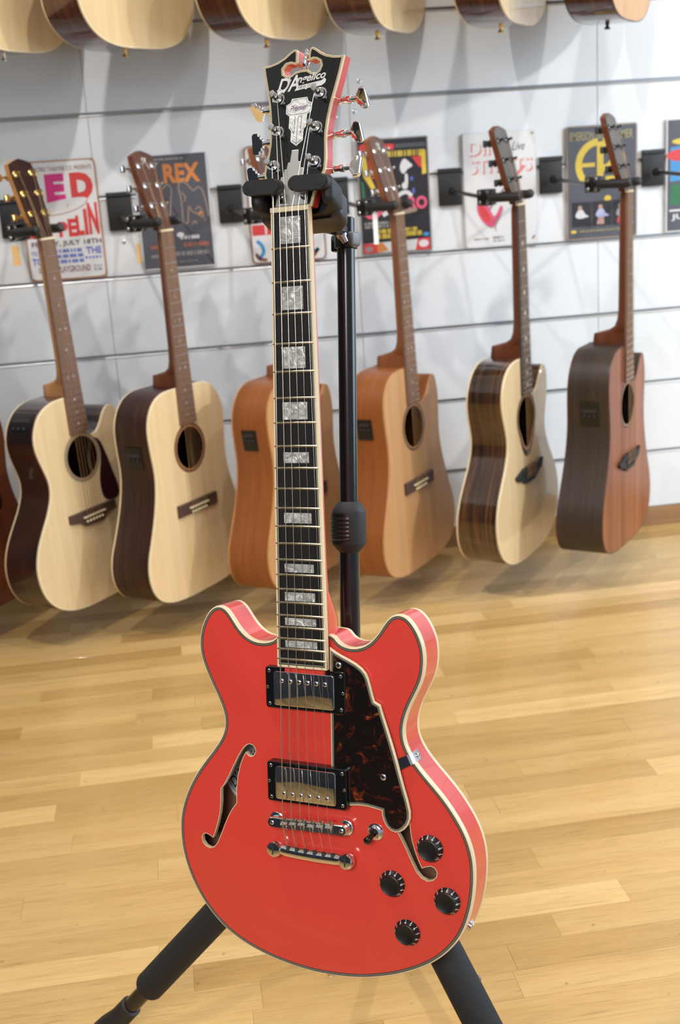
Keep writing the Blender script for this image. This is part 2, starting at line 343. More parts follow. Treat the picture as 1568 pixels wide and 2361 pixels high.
# floor: oak strips, each strip a plank of its own where the photograph shows it
bm = bmesh.new(); box(bm, -1.65, 3.8, -3.0, WALL_Y, -0.03, -0.006)
floor = tag(obj('floor', bm, SUBF), kind='structure')
STRIP = 0.0572
far = bmesh.new(); nplank = 0; row = 0; y = WALL_Y - STRIP
while y > -3.0:
    x = -1.65 - rnd.random() * 0.5
    while x < 3.8:
        ln = rnd.choice((0.22, 0.32, 0.4, 0.46, 0.52, 0.6, 0.68)) + rnd.random() * 0.05
        x0, x1 = max(x, -1.65), min(x + ln, 3.8)
        if x1 - x0 > 0.02:
            yc, xc = y + STRIP / 2, (x0 + x1) / 2
            # the part of the floor that the picture takes in
            seen = 1.1 < yc and x1 > -0.32 * yc + 0.25 - 0.12 and x0 < 0.41 * yc + 0.12
            g = 0.00012
            if seen and nplank < 300:
                b2 = bmesh.new(); box(b2, x0 - xc + g, x1 - xc - g, -STRIP / 2 + g, STRIP / 2 - g, -0.006, rnd.uniform(-0.0002, 0), 0.0002, 1)
                o = obj('plank', b2, OAK, floor); o.location = (xc, yc, 0); nplank += 1
            else:
                box(far, x0 + g, x1 - g, y + g, y + STRIP - g, -0.006, 0)
        x += ln
    y -= STRIP; row += 1
tag(obj('plank_field', far, OAKS, floor), kind='stuff')

# back wall: slatted panels held between aluminium rails
bm = bmesh.new(); box(bm, -1.65, 3.8, WALL_Y + 0.012, WALL_Y + 0.1, 0, 3.0)
wall = tag(obj('wall_back', bm, PLASTER), kind='structure')
GZ = [0.0194 + 0.2 * k for k in range(0, 16)]
seams = [-1.65, -1.465, -0.81, -0.155, 0.5, 1.155, 1.81, 2.465, 3.12, 3.8]
for z0, z1 in zip(GZ, GZ[1:]):
    za, zb = max(z0, 0.055) + 0.005, min(z1, 3.0) - 0.005
    if z0 < 0.05: za = 0.056
    for xa, xb in zip(seams, seams[1:]):
        b2 = bmesh.new(); box(b2, xa + 0.0006, xb - 0.0006, WALL_Y, WALL_Y + 0.0122, za, zb, 0.0008, 1); obj('slat_panel', b2, PANEL, wall)
    if z0 > 0.05:
        b2 = bmesh.new()
        prof = [(WALL_Y + 0.0118, z0 - 0.0052), (WALL_Y - 0.0012, z0 - 0.0052), (WALL_Y - 0.0022, z0 - 0.0035), (WALL_Y - 0.0012, z0 - 0.0015), (WALL_Y + 0.006, z0 - 0.0012), (WALL_Y + 0.006, z0 + 0.0030), (WALL_Y - 0.001, z0 + 0.0034), (WALL_Y - 0.001, z0 + 0.0052), (WALL_Y + 0.0118, z0 + 0.0052)]
        loft(b2, [[Vector((xx, a, b)) for a, b in prof] for xx in (-1.65, 3.8)], cap=True); obj('groove_rail', b2, ALU, wall)
for sx, sz in ((-0.0996, 0.907), (0.5287, 1.2594), (0.5121, 1.1875), (0.4624, 1.1768)):
    b2 = bmesh.new(); lathe(b2, (sx, WALL_Y + 0.001, sz), (0, -1, 0), [(0.0052, 0), (0.0052, 0.0012), (0.0035, 0.0022), (0.0012, 0.0022), (0.001, 0.0012)], 16); obj('screw', b2, STEEL, wall, True)
bm = bmesh.new(); box(bm, -1.65, 3.8, WALL_Y - 0.006, WALL_Y + 0.012, 0.0, 0.054, 0.002, 2)
tag(obj('baseboard_back', bm, PLINTH), kind='structure')
bm = bmesh.new(); box(bm, -1.75, 3.9, -3.1, WALL_Y + 0.1, 3.0, 3.1); tag(obj('ceiling', bm, PLASTER), kind='structure')
bm = bmesh.new(); box(bm, -1.75, -1.65, -3.0, WALL_Y + 0.1, 0, 3.0); wl = tag(obj('wall_left', bm, REFLDARK), kind='structure')  # unseen wall, set close and dark to darken reflections in the pickups
bm = bmesh.new(); box(bm, -1.66, -1.648, -3.0, WALL_Y, 1.6, 3.0); obj('upper_reflector', bm, PLASTER, wl)  # added unseen pale slab that brightens reflections in the chrome

# ================================================================== the red guitar
GR = ((0.8344408751768367, -0.06748434950465496, 0.5469499871158682), (-0.5491033206165329, -0.18616534035257165, 0.8147564110452326), (0.04683982410312543, -0.9801981068250157, -0.1923998499340462))
GM = Matrix(((GR[0][0], -GR[0][1], -GR[0][2], 0.12650132), (GR[1][0], -GR[1][1], -GR[1][2], 1.23507165), (GR[2][0], -GR[2][1], -GR[2][2], 1.03489223), (0, 0, 0, 1)))
G = empty('electric_guitar', GM, 'red semi-hollow electric guitar with cream binding, hanging in a black floor stand', 'guitar')
BODY = [(-30, 427), (-36.4, 434.0), (-41.7, 437.0), (-46.9, 439.0), (-54.3, 440.0), (-61.7, 439.6), (-69.0, 437.5), (-74.8, 433.9), (-80.5, 428.6), (-85.4, 422.3), (-89.6, 416.0), (-93.0, 410.9), (-96.6, 406.8), (-101.0, 403.9), (-105.9, 403.0), (-110.9, 404.0), (-115.6, 406.6), (-119.7, 410.6), (-123.9, 416.4), (-127.3, 422.8), (-130.5, 430.6), (-132.6, 439.6), (-133.4, 448.1), (-132.8, 456.3), (-131.0, 464.6), (-128.3, 472.3), (-124.9, 480.6), (-121.0, 489.2), (-116.5, 498.1), (-112.6, 506.4), (-109.2, 514.4), (-106.9, 521.8), (-105.8, 529.0), (-106.4, 536.6), (-109.0, 544.7), (-114.1, 553.4), (-122.3, 564.0), (-131.5, 574.9), (-140.9, 586.5), (-150.0, 599.5), (-158.2, 613.6), (-165.0, 629.4), (-169.3, 643.9), (-171.0, 658.0), (-171.0, 671.9), (-169.7, 684.5), (-166.8, 697.2), (-161.9, 711.6), (-154.3, 727.1), (-144.2, 742.6), (-132.3, 756.2), (-117.4, 768.9), (-100.7, 778.6), (-82.2, 786.1), (-61.2, 792.1), (-39.3, 796.3), (-20.5, 798.4), (-0.2, 799.2), (28.2, 797.7), (56.1, 793.2), (83.6, 785.2), (103.9, 776.8), (117.5, 769.7), (129.3, 762.2), (141.2, 752.4), (151.8, 740.9), (160.2, 728.9), (166.5, 715.5), (170.6, 702.9), (173.4, 691.4), (175.4, 678.1), (176.4, 665.1), (176.3, 652.6), (175.0, 641.7), (172.2, 630.9), (167.8, 619.7), (161.6, 608.4), (153.5, 596.2), (144.5, 584.6), (134.4, 573.6), (124.5, 563.0), (116.0, 552.8), (109.6, 542.9), (105.7, 533.8), (104.3, 525.0), (104.8, 516.7), (106.8, 508.2), (110.4, 498.6), (114.9, 489.4), (120.2, 479.7), (124.9, 470.0), (127.9, 460.1), (129.3, 449.2), (129.2, 438.4), (127.4, 428.8), (123.7, 419.6), (119.0, 411.5), (114.0, 405.3), (108.5, 401.9), (102.7, 400.8), (96.8, 402.0), (91.6, 405.5), (86.9, 411.3), (81.8, 418.9), (76.2, 425.9), (70.0, 432.0), (62.3, 436.7), (53.5, 438.9), (45.7, 438.9), (37.9, 436.6), (31.9, 432.1), (27.5, 427)]
OUT = smooth_loop(spline(BODY, 300), 2)
def h_edge(s): return -16 - 0.03 * (s - 450)
def dome(d): t = min(max(d / 62, 0), 1); return 5.2 * t * t * (3 - 2 * t)
THK = 42
L1 = inset(OUT, 1.7); L2a = inset(OUT, 2.6); L2b = inset(OUT, 2.9); L2c = inset(OUT, 3.5); L2d = inset(OUT, 3.8); L2 = inset(OUT, 4.7)
L2 = [p for i, p in enumerate(L2)]
def top_h(x, s): return h_edge(s) + dome(edist((x, s), OUT))
FH = [(-79.2, 561.7), (-76.3, 565.0), (-72.4, 565.7), (-68.6, 563.7), (-66.4, 559.7), (-66.9, 555.6), (-69.8, 552.8), (-74.2, 552.0), (-79.2, 554.1), (-84.5, 559.8), (-90.0, 568.3), (-96.4, 579.6), (-102.9, 591.8), (-108.7, 601.3), (-113.0, 606.4), (-113.5, 612.5), (-113.4, 621.2), (-115.2, 634.4), (-118.7, 647.0), (-122.4, 656.8), (-125.4, 663.3), (-129.8, 661.3), (-134.9, 660.0), (-139.0, 661.6), (-141.2, 665.7), (-140.4, 670.6), (-136.4, 674.8), (-130.6, 676.1), (-124.6, 673.6), (-119.6, 668.0), (-114.7, 658.3), (-109.3, 646.3), (-104.3, 636.3), (-99.4, 627.8), (-92.6, 619.4), (-92.4, 612.3), (-92.2, 603.3), (-90.5, 590.4), (-87.0, 576.6), (-82.6, 566.6)]
FL = [Vector(p) for p in FH]; FRR = [Vector((-x - 3.4, s - 2.6)) for x, s in FH][::-1]
# top
bm = bmesh.new(); plate(bm, L2, [FL, FRR], top_h, 11)
obj('top', bm, RED, G)
# sides and back
bm = bmesh.new()
ring(bm, [V(p.x, p.y, h_edge(p.y) - 6) for p in OUT], [V(p.x, p.y, h_edge(p.y) - THK + 6) for p in OUT])
obj('side', bm, RED, G, True)
bm = bmesh.new(); bi = inset(OUT, 4)
plate(bm, bi, [], lambda x, s: h_edge(s) - THK - 0.4 - dome(edist((x, s), OUT)) * 0.5, 16); obj('back', bm, RED, G, True)
bm = bmesh.new()     # front binding: a rounded cream strip over the edge
A = [V(p.x, p.y, h_edge(p.y) - 6) for p in OUT]; A1 = [V(p.x, p.y, h_edge(p.y) - 1.6) for p in OUT]; e1 = inset(OUT, 0.5); A2 = [V(p.x, p.y, h_edge(p.y) - 0.4) for p in e1]; e2 = inset(OUT, 1.1); A3 = [V(p.x, p.y, h_edge(p.y) + 0.05) for p in e2]
A4 = [V(p.x, p.y, h_edge(p.y) + 0.1) for p in L1]
loft(bm, [A, A1, A2, A3, A4]); obj('front_binding', bm, CREAM, G, True)
bm = bmesh.new()
loft(bm, [[V(p.x, p.y, h_edge(p.y) - THK + 6) for p in OUT], [V(p.x, p.y, h_edge(p.y) - THK + 1) for p in OUT], [V(p.x, p.y, h_edge(p.y) - THK - 0.2) for p in inset(OUT, 1)], [V(p.x, p.y, h_edge(p.y) - THK - 0.4) for p in bi]])
obj('back_binding', bm, CREAM, G, True)
bm = bmesh.new(); HH = lambda P: [V(p.x, p.y, h_edge(p.y) + 0.1 + dome(k)) for p in P]
for a, b, k, j, mi in ((L1, L2a, 1.7, 2.6, 0), (L2a, L2b, 2.6, 2.9, 1), (L2b, L2c, 2.9, 3.5, 0), (L2c, L2d, 3.5, 3.8, 1), (L2d, L2, 3.8, 4.7, 0)):
    ring(bm, [V(p.x, p.y, h_edge(p.y) + 0.1 + dome(k) * 0.9) for p in a], [V(p.x, p.y, h_edge(p.y) + 0.1 * (4.7 - j) / 3.0 + dome(j)) for p in b], mi)
obj('purfling', bm, PURF, G, False, [PURF, PURFW])
for Lp in (FL, FRR):
    bm = bmesh.new()
    fo = inset(Lp, -0.5); fi = inset(Lp, 0.15)
    loft(bm, [[V(p.x, p.y, top_h(p.x, p.y) + 0.1) for p in fo], [V(p.x, p.y, top_h(p.x, p.y) + 0.12) for p in fi], [V(p.x, p.y, top_h(p.x, p.y) - 5.2) for p in fi]])
    obj('sound_hole_binding', bm, CREAM, G)
# inside of the body: lining, back and centre block, paper label under the bass f-hole
bm = bmesh.new(); li = inset(OUT, 5)
ring(bm, [V(p.x, p.y, h_edge(p.y) - 6.2) for p in li], [V(p.x, p.y, h_edge(p.y) - THK + 2) for p in li]); plate(bm, li, [], lambda x, s: h_edge(s) - THK + 2, 0)
gbox(bm, -36, 36, 440, 790, -60, -26)
obj('body_lining', bm, INNER, G)
bm = bmesh.new(); lab = [Vector((-92 + 46 * math.cos(2 * PI * i / 40), 588 + 52 * math.sin(2 * PI * i / 40))) for i in range(40)]
prism(bm, lab, lambda x, s: h_edge(s) - THK + 2.2, lambda x, s: h_edge(s) - THK + 2.5); lo = obj('paper_label', bm, LABELP, G)
bm = bmesh.new(); a = inset(lab, 4); ring(bm, [V(p.x, p.y, h_edge(p.y) - THK + 2.7) for p in a], [V(p.x, p.y, h_edge(p.y) - THK + 2.7) for p in inset(a, 0.7)])
hh = h_edge(580) - THK + 3.2
text_into(bm, "D'Angelico", Matrix.Translation(V(-104, 592, hh)) @ Matrix.Rotation(math.radians(52), 4, 'Z'), width=0.062, height=0.015, shear=0.4)
prism(bm, [(-98, 553), (-86, 553), (-86, 566), (-98, 566)], hh, hh + 0.1)
obj('label_print', bm, INK, lo)
# neck and heel
def halfw(s): return 21.5 + (26.3 - 21.5) * s / 314.3
bm = bmesh.new(); loops = []
for s, d, k in ((-6, 15, 0.97), (8, 18, 0.97), (60, 19.5, 0.97), (200, 21, 0.97), (320, 22.5, 0.97), (362, 24, 0.97), (382, 27, 0.97), (395, 32, 0.97), (403, 40, 0.95), (408, 47, 0.9), (416, 53, 0.86), (440, 56, 0.84), (470, 56, 0.8)):
    w = halfw(min(s, 470)) * k
    P = [V(-w, s, -5.6), V(w, s, -5.6)]
    for i in range(1, 16):
        a = PI * i / 16; e = 0.75 if s < 390 else 0.5
        P.append(V(w * math.copysign(abs(math.cos(a)) ** e, math.cos(a)), s, -5.6 - (d - 5.6) * math.sin(a) ** e))
    loops.append(P)
loft(bm, loops, cap=True); obj('neck', bm, RED, G, True)
# fretboard
S25 = 628.65
def fy(n): return S25 * (1 - 2 ** (-n / 12))
END = 461
bm = bmesh.new(); w0, w1 = halfw(0) - 1.9, halfw(END) - 1.9
prism(bm, [(-w0, 0), (w0, 0), (w1, END - 2.6), (-w1, END - 2.6)], -6, 0); fb = obj('fretboard', bm, EBONY, G)
bm = bmesh.new(); o0, o1 = halfw(0), halfw(END)
for sg in (-1, 1):
    prism(bm, [(sg * w0, 0), (sg * o0, 0), (sg * o1, END), (sg * w1, END - 2.6)][::sg], -6.2, -0.02)
prism(bm, [(-w1, END - 2.6), (w1, END - 2.6), (o1, END), (-o1, END)], -6.2, -0.02); obj('board_binding', bm, CREAM, G)
bm = bmesh.new()
for sg in (-1, 1):
    prism(bm, [(sg * (w0 - 1.3), 0), (sg * (w0 - 0.7), 0), (sg * (w1 - 0.7), END - 3.6), (sg * (w1 - 1.3), END - 4.2)][::sg], -1, 0.03)
prism(bm, [(-w1 + 0.7, END - 4.2), (w1 - 0.7, END - 4.2), (w1 - 0.7, END - 3.6), (-w1 + 0.7, END - 3.6)], -1, 0.03); obj('board_purfling', bm, PURFW, G)
for n in range(1, 23):
    s = fy(n); w = halfw(s) - 0.4; bm = bmesh.new()
    prof = [(-1.2, -0.3), (-0.9, 0.6), (-0.35, 1.05), (0.35, 1.05), (0.9, 0.6), (1.2, -0.3)]
    loft(bm, [[V(x, s + a, b * k) for a, b in prof] for x, k in ((-w, 0.5), (-w + 0.9, 1), (w - 0.9, 1), (w, 0.5))], cap=True)
    obj('fret', bm, FRETM, G, True)
for n, f0, f1, fw in ((1, 0.13, 0.88, 0.53), (3, 0.15, 0.88, 0.545), (5, 0.12, 0.89, 0.56), (7, 0.17, 0.87, 0.575), (9, 0.28, 0.77, 0.575), (12, 0.26, 0.82, 0.60), (15, 0.27, 0.82, 0.62), (17, 0.22, 0.86, 0.635), (19, 0.2, 0.82, 0.645), (21, 0.17, 0.82, 0.655)):
    a, b = fy(n - 1), fy(n); sa, sb = a + (b - a) * f0, a + (b - a) * f1; w = halfw((sa + sb) / 2) * fw
    bm = bmesh.new(); gbox(bm, -w, w, sa, sb, -1, 0.06); obj('inlay', bm, PEARL, G)
bm = bmesh.new(); gbox(bm, -21.6, 21.6, -5, 0, -6, 1.5, 0.5); obj('nut', bm, BONE, G)
# headstock: tilts back behind the nut
KT = math.tan(math.radians(13))
def hh_(s): return -3 + KT * s
HD = [(-22.0, -4), (-22.4, -8.6), (-23.6, -16.9), (-27.1, -25.2), (-31.6, -32.5), (-34.6, -40.5), (-34.0, -50), (-32.0, -60.2), (-31.0, -71.1), (-31.6, -84.9), (-33.3, -98.9), (-35.6, -112.0), (-38.4, -123.5), (-41.5, -135.0), (-44.1, -144.6), (-46.4, -154.5), (-38, -155.2), (-29.8, -157.2), (-22.3, -160.7), (-15.6, -165.9), (-11.4, -167.9), (-8.6, -167), (-7.4, -164.3), (-7.0, -158), (-6.8, -153.2), (-10, -151.8), (-14.5, -153.6), (-19.6, -153.0), (-23.0, -149.0), (-22.2, -144.0), (-17.6, -140.8), (-12.6, -141.3), (-8.5, -144.0), (-1.5, -145.0), (5.5, -144.6), (9.9, -141.3), (14.6, -139.9), (18.6, -142.4), (20.2, -147.0), (18.7, -151.4), (14.7, -154.0), (10.6, -155.0), (6.2, -153.6), (5.4, -158), (5.6, -163.5), (7.0, -166.9), (9.5, -167.6), (13.7, -165.2), (19.1, -160.9), (25.3, -157.5), (32.4, -155.2), (39.3, -154.1), (45.6, -154.0), (44.2, -146.7), (42.0, -134.3), (39.2, -121.6), (35.8, -106.4), (33.4, -92.3), (32.4, -77.2), (33.2, -63.7), (34.6, -50.1), (34.4, -40), (31, -31), (27.2, -24), (24.4, -15.3), (23.0, -8), (22.2, -4)]
HDV = [Vector(p) for p in HD]
h1_ = inset(HDV, 2.1); h2_ = inset(HDV, 2.6)
bm = bmesh.new(); n = len(HDV)
ring(bm, [V(p.x, p.y, hh_(p.y) - 3.2) for p in HDV], [V(p.x, p.y, hh_(p.y) - 15) for p in HDV]); bm.faces.new([bm.verts.new(V(p.x, p.y, hh_(p.y) - 15)) for p in HDV])
for f_ in bm.faces: f_.smooth = False
hs = obj('headstock', bm, RED, G)
bm = bmesh.new(); plate(bm, h2_, [], lambda x, s: hh_(s), 0); obj('face_plate', bm, BLACKG, hs)
bm = bmesh.new(); loft(bm, [[V(p.x, p.y, hh_(p.y) - 3.2) for p in HDV], [V(p.x, p.y, hh_(p.y) - 0.3) for p in HDV], [V(p.x, p.y, hh_(p.y) + 0.02) for p in inset(HDV, 0.4)], [V(p.x, p.y, hh_(p.y) + 0.03) for p in inset(HDV, 0.75)]]); obj('binding', bm, CREAM, hs)
bm = bmesh.new()
for a, b, mi in ((0.75, 1.15, 1), (1.15, 2.1, 0), (2.1, 2.6, 1)): ring(bm, [V(p.x, p.y, hh_(p.y) + 0.03) for p in inset(HDV, a)], [V(p.x, p.y, hh_(p.y) + 0.03) for p in inset(HDV, b)], mi)
obj('edge_stripe', bm, GOLDBIND, hs, False, [GOLDBIND, PURF])
bm = bmesh.new()       # little turned finial standing in the notch
lathe(bm, V(-0.6, -143.5, hh_(-144) - 6), V(0, -1, KT * -1), [(0.0030, 0), (0.0034, 0.003), (0.0022, 0.0055), (0.0040, 0.009), (0.0044, 0.012), (0.0028, 0.0145), (0.0036, 0.0168), (0.0030, 0.0195), (0.0014, 0.022), (0.0017, 0.0238), (0.0004, 0.026)], 18); obj('finial', bm, CHROME, hs, True)
HF = Matrix.Rotation(-math.atan(KT), 4, 'X')
def on_head(x, s, up=0.15): return Matrix.Translation(V(x, s, hh_(s) + up)) @ HF
bm = bmesh.new(); Mr = Matrix.Rotation(math.radians(3), 4, 'Z')
text_into(bm, "D", on_head(-20.6, -131.6, 0.25) @ Mr, width=0.0145, height=0.0150, shear=0.35, offset=0.02)
text_into(bm, "'", on_head(-14.2, -137.0, 0.25) @ Mr, width=0.0022, height=0.0050, shear=0.3, offset=0.04)
text_into(bm, 'A', on_head(-9.6, -132.6, 0.25) @ Mr, width=0.0130, height=0.0165, shear=0.3, offset=0.02)
text_into(bm, 'ngelico', on_head(10.6, -135.3, 0.25) @ Mr, width=0.0325, height=0.0108, shear=0.35, offset=0.022)
tube(bm, [on_head(x, s, 0.2) @ Vector((0, 0, 0)) for x, s in ((-25.5, -124.6), (-27.5, -126.5), (-25, -128.6), (-21.5, -126.2), (-20, -123.6), (-17.6, -126.6), (-12.5, -136.5))], 0.0007, 6)
b_ = [(-7.6, -124.0), (-4.6, -128.8), (12, -130.2), (22.5, -131.2), (25.6, -133.6), (27.6, -131.2), (26.6, -128.2), (23, -126), (7, -125.4), (5.4, -124.0), (3.8, -125.2)]
prism(bm, b_, lambda x, s: hh_(s) - 0.1, lambda x, s: hh_(s) + 0.22)
obj('maker_lettering', bm, SILVERP, hs)
bm = bmesh.new(); text_into(bm, 'NEW YORK', on_head(7.0, -127.6, 0.34) @ Mr, width=0.021, height=0.0026); obj('banner_lettering', bm, INK, hs)
BG = [(-15.4, -109.9), (-10.9, -112), (-9.5, -116.2), (7.9, -116.2), (9.4, -112), (13.9, -109.7), (13.8, -101.4), (9.3, -98.3), (9.0, -86), (6.6, -83.2), (6.6, -72.0), (-0.3, -66.9), (-7.3, -72.0), (-7.6, -83.2), (-10.6, -86), (-10.8, -98.3), (-15.2, -101.4)]
bm = bmesh.new(); prism(bm, BG, lambda x, s: hh_(s) - 0.2, lambda x, s: hh_(s) + 0.25); bd = obj('pearl_badge', bm, PEARLW, hs)
bm = bmesh.new(); text_into(bm, 'Premier', on_head(-0.8, -106.4, 0.45) @ Mr, width=0.020, height=0.0062, shear=0.5); obj('script', bm, INKV, bd)
bm = bmesh.new(); zz = lambda x, s: hh_(s) + 0.36
for P in ([(-4.4, -97.5), (-3.9, -97.5), (-3.9, -79), (-4.4, -79)], [(2.9, -97.5), (3.4, -97.5), (3.4, -79), (2.9, -79)], [(-0.8, -97.5), (-0.4, -97.5), (-0.4, -68), (-0.8, -68)], [(-9.2, -86.6), (-8.9, -87), (-4.2, -80.2), (-4.5, -79.8)], [(7.4, -87), (7.7, -86.6), (3.5, -79.8), (3.2, -80.2)], [(-6, -73), (-5.8, -73.5), (-0.5, -69.6), (-0.5, -69)], [(5, -73.5), (5.2, -73), (-0.5, -69), (-0.5, -69.6)]): prism(bm, P, lambda x, s: hh_(s), zz)
bl = [Vector(p) for p in BG[:8] + BG[15:]]; ring(bm, [V(p.x, p.y, zz(p.x, p.y)) for p in inset(bl, 1.2)], [V(p.x, p.y, zz(p.x, p.y)) for p in inset(bl, 1.5)])
obj('engraving', bm, INK, bd)
TR = [(-4.3, -62.8), (3.4, -62.8), (3.7, -50.3), (7.0, -50.3), (7.2, -43.6), (10.6, -43.6), (10.8, -36), (14.2, -36), (14.4, -26), (17.4, -26), (18.2, -6.2), (-17.6, -6.2), (-17.4, -26), (-14.6, -26), (-14.3, -36), (-11.2, -36), (-11, -43.6), (-7.7, -43.6), (-7.5, -50.3), (-4.5, -50.3)]
bm = bmesh.new(); prism(bm, TR, lambda x, s: hh_(s) - 0.2, lambda x, s: hh_(s) + 1.5, bev=0.5); tc_ = obj('truss_rod_cover', bm, BRUSHED, hs)
bm = bmesh.new(); prism(bm, [(-14.5, -7), (-14.3, -13.5), (-9, -14.5), (-7, -9), (-4, -8.4), (5.5, -8.4), (8, -14.5), (15.2, -13.5), (15.4, -7)], lambda x, s: hh_(s) + 1, lambda x, s: hh_(s) + 1.56); obj('step_pattern', bm, CHROME, tc_)
for x in (-11.4, 10.9):
    bm = bmesh.new(); lathe(bm, V(x, -15.6, hh_(-15.6) + 1.4), V(0, 0, 1), [(0.0017, 0), (0.0017, 0.0004), (0.001, 0.0009)], 12); obj('screw', bm, STEEL, tc_, True)
# tuners
hn = (HF @ Vector((0, 0, 1)))
POSTS = [(-25.0, -117.2), (-22.6, -82.8), (-24.0, -47.6), (22.6, -117.2), (20.8, -82.8), (22.3, -47.6)]
TURN = [0.95, 0.1, 0.25, 0.6, 0.5, -0.35]
for k, (x, s) in enumerate(POSTS):
    sg = -1 if x < 0 else 1
    t = empty('tuner', None, parent=G)
    c = V(x, s, hh_(s))
    bm = bmesh.new(); lathe(bm, c, hn, [(0.0066, -0.0002), (0.0070, 0.0006), (0.0058, 0.0014), (0.0054, 0.0038), (0.0040, 0.0044)], 22); obj('bushing', bm, CHROME, t, True)
    bm = bmesh.new(); lathe(bm, c, hn, [(0.0030, 0.0), (0.0030, 0.006), (0.0024, 0.0085), (0.0024, 0.0105), (0.0031, 0.0118), (0.0034, 0.0150), (0.0027, 0.0160), (0.0008, 0.0158)], 18); obj('post', bm, CHROME, t, True)
    bm = bmesh.new(); lathe(bm, c + hn * 0.0078, hn, [(0.0024, 0), (0.0031, 0.0004), (0.0031, 0.0022), (0.0024, 0.0026)], 16); obj('string_coil', bm, STRING, t, True)
    back = c - hn * 0.0185
    u, v, _ = frame(hn)
    bm = bmesh.new(); lathe(bm, back + hn * 0.004, -hn, [(0.0080, 0), (0.0080, 0.009), (0.0068, 0.0115)], 20); obj('gear_case', bm, CHROME, t, True)
    # the shaft comes out sideways behind the headstock
    e = (34 if sg < 0 else 36); dx = Vector((sg, 0, 0))
    bm = bmesh.new(); q0 = back - hn * 0.001
    ln = (54.5 if k in (0, 3) else 51.5 if k in (1, 4) else 53) * 0.001 - abs(x) * 0.001
    lathe(bm, q0, dx, [(0.0042, 0), (0.0042, ln - 0.019), (0.0030, ln - 0.018), (0.0032, ln - 0.012), (0.0041, ln - 0.0115), (0.0044, ln - 0.007), (0.0030, ln - 0.0065), (0.0026, ln)], 14); obj('shaft', bm, CHROME, t, True)
    kp = q0 + dx * (ln + 0.002)
    ang = TURN[k]; ax = (Matrix.Rotation(ang, 3, 'X') @ Vector((0, 1, 0)))
    ax2 = dx.cross(ax).normalized()
    bm = bmesh.new()        # stepped plate button: narrow at the shaft, widening in steps
    pp = [(0, 4.0), (2.2, 4.4), (2.4, 7.2), (4.8, 7.6), (5.0, 10.6), (9.6, 10.6), (11.6, 8.6)]
    pp = pp + [(a_, -b_) for a_, b_ in pp[::-1]]
    prism(bm, pp, -2.6, 2.6, lambda a_, b_, c_: kp + dx * (a_ * 0.001 - 0.003) + ax * (b_ * 0.001) + ax2 * (c_ * 0.001), bev=0.9)
    obj('button', bm, CHROME, t, True)
# strings
NX = [-17.4, -10.4, -3.4, 3.6, 10.6, 17.6]
BX = [-26.3, -15.9, -5.6, 5.2, 15.6, 26.2]; BS = [629.5, 628.4, 627.6, 627.8, 626.6, 626.0]
TS = [2, 1, 0, 3, 4, 5]
RAD = [0.58, 0.50, 0.42, 0.27, 0.22, 0.17]
BR_H = 1.2
for i in range(6):
    px, ps = POSTS[TS[i]]; sg = 1 if i < 3 else -1
    pe = V(px + sg * 2.9, ps + 1.0, 0); pe.z = (hh_(ps) + 9) * 0.001
    tx = BX[i] + 0.8
    P = [pe, V(NX[i], -4.5, 1.4), V(NX[i], -0.5, 1.7), V(BX[i], BS[i], BR_H + 1.0), V(BX[i] * 1.0, BS[i] + 2, BR_H + 0.4), V(tx, 655, -6.2), V(tx, 662, -7.5)]
    bm = bmesh.new(); tube(bm, P, RAD[i] * 0.001, 8); obj('string', bm, STRINGW if i < 3 else STRING, G, True)
def screw(parent, p, axis, r=0.0019, m=None):
    bm = bmesh.new(); ax = Vector(axis).normalized()
    lathe(bm, p, ax, [(r, -0.0005), (r, 0.0003), (r * 0.75, 0.0009), (r * 0.35, 0.00105)], 14)
    u, v, _ = frame(ax); pp = Vector(p) + ax * 0.00105
    for a, b in ((u, v), (v, u)):
        q = [bm.verts.new(pp + a * (r * 0.7 * i) + b * (r * 0.14 * j)) for i, j in ((-1, -1), (1, -1), (1, 1), (-1, 1))]; bm.faces.new(q).material_index = 1
    return obj('screw', bm, m or CHROME, parent, True, [m or CHROME, INK])
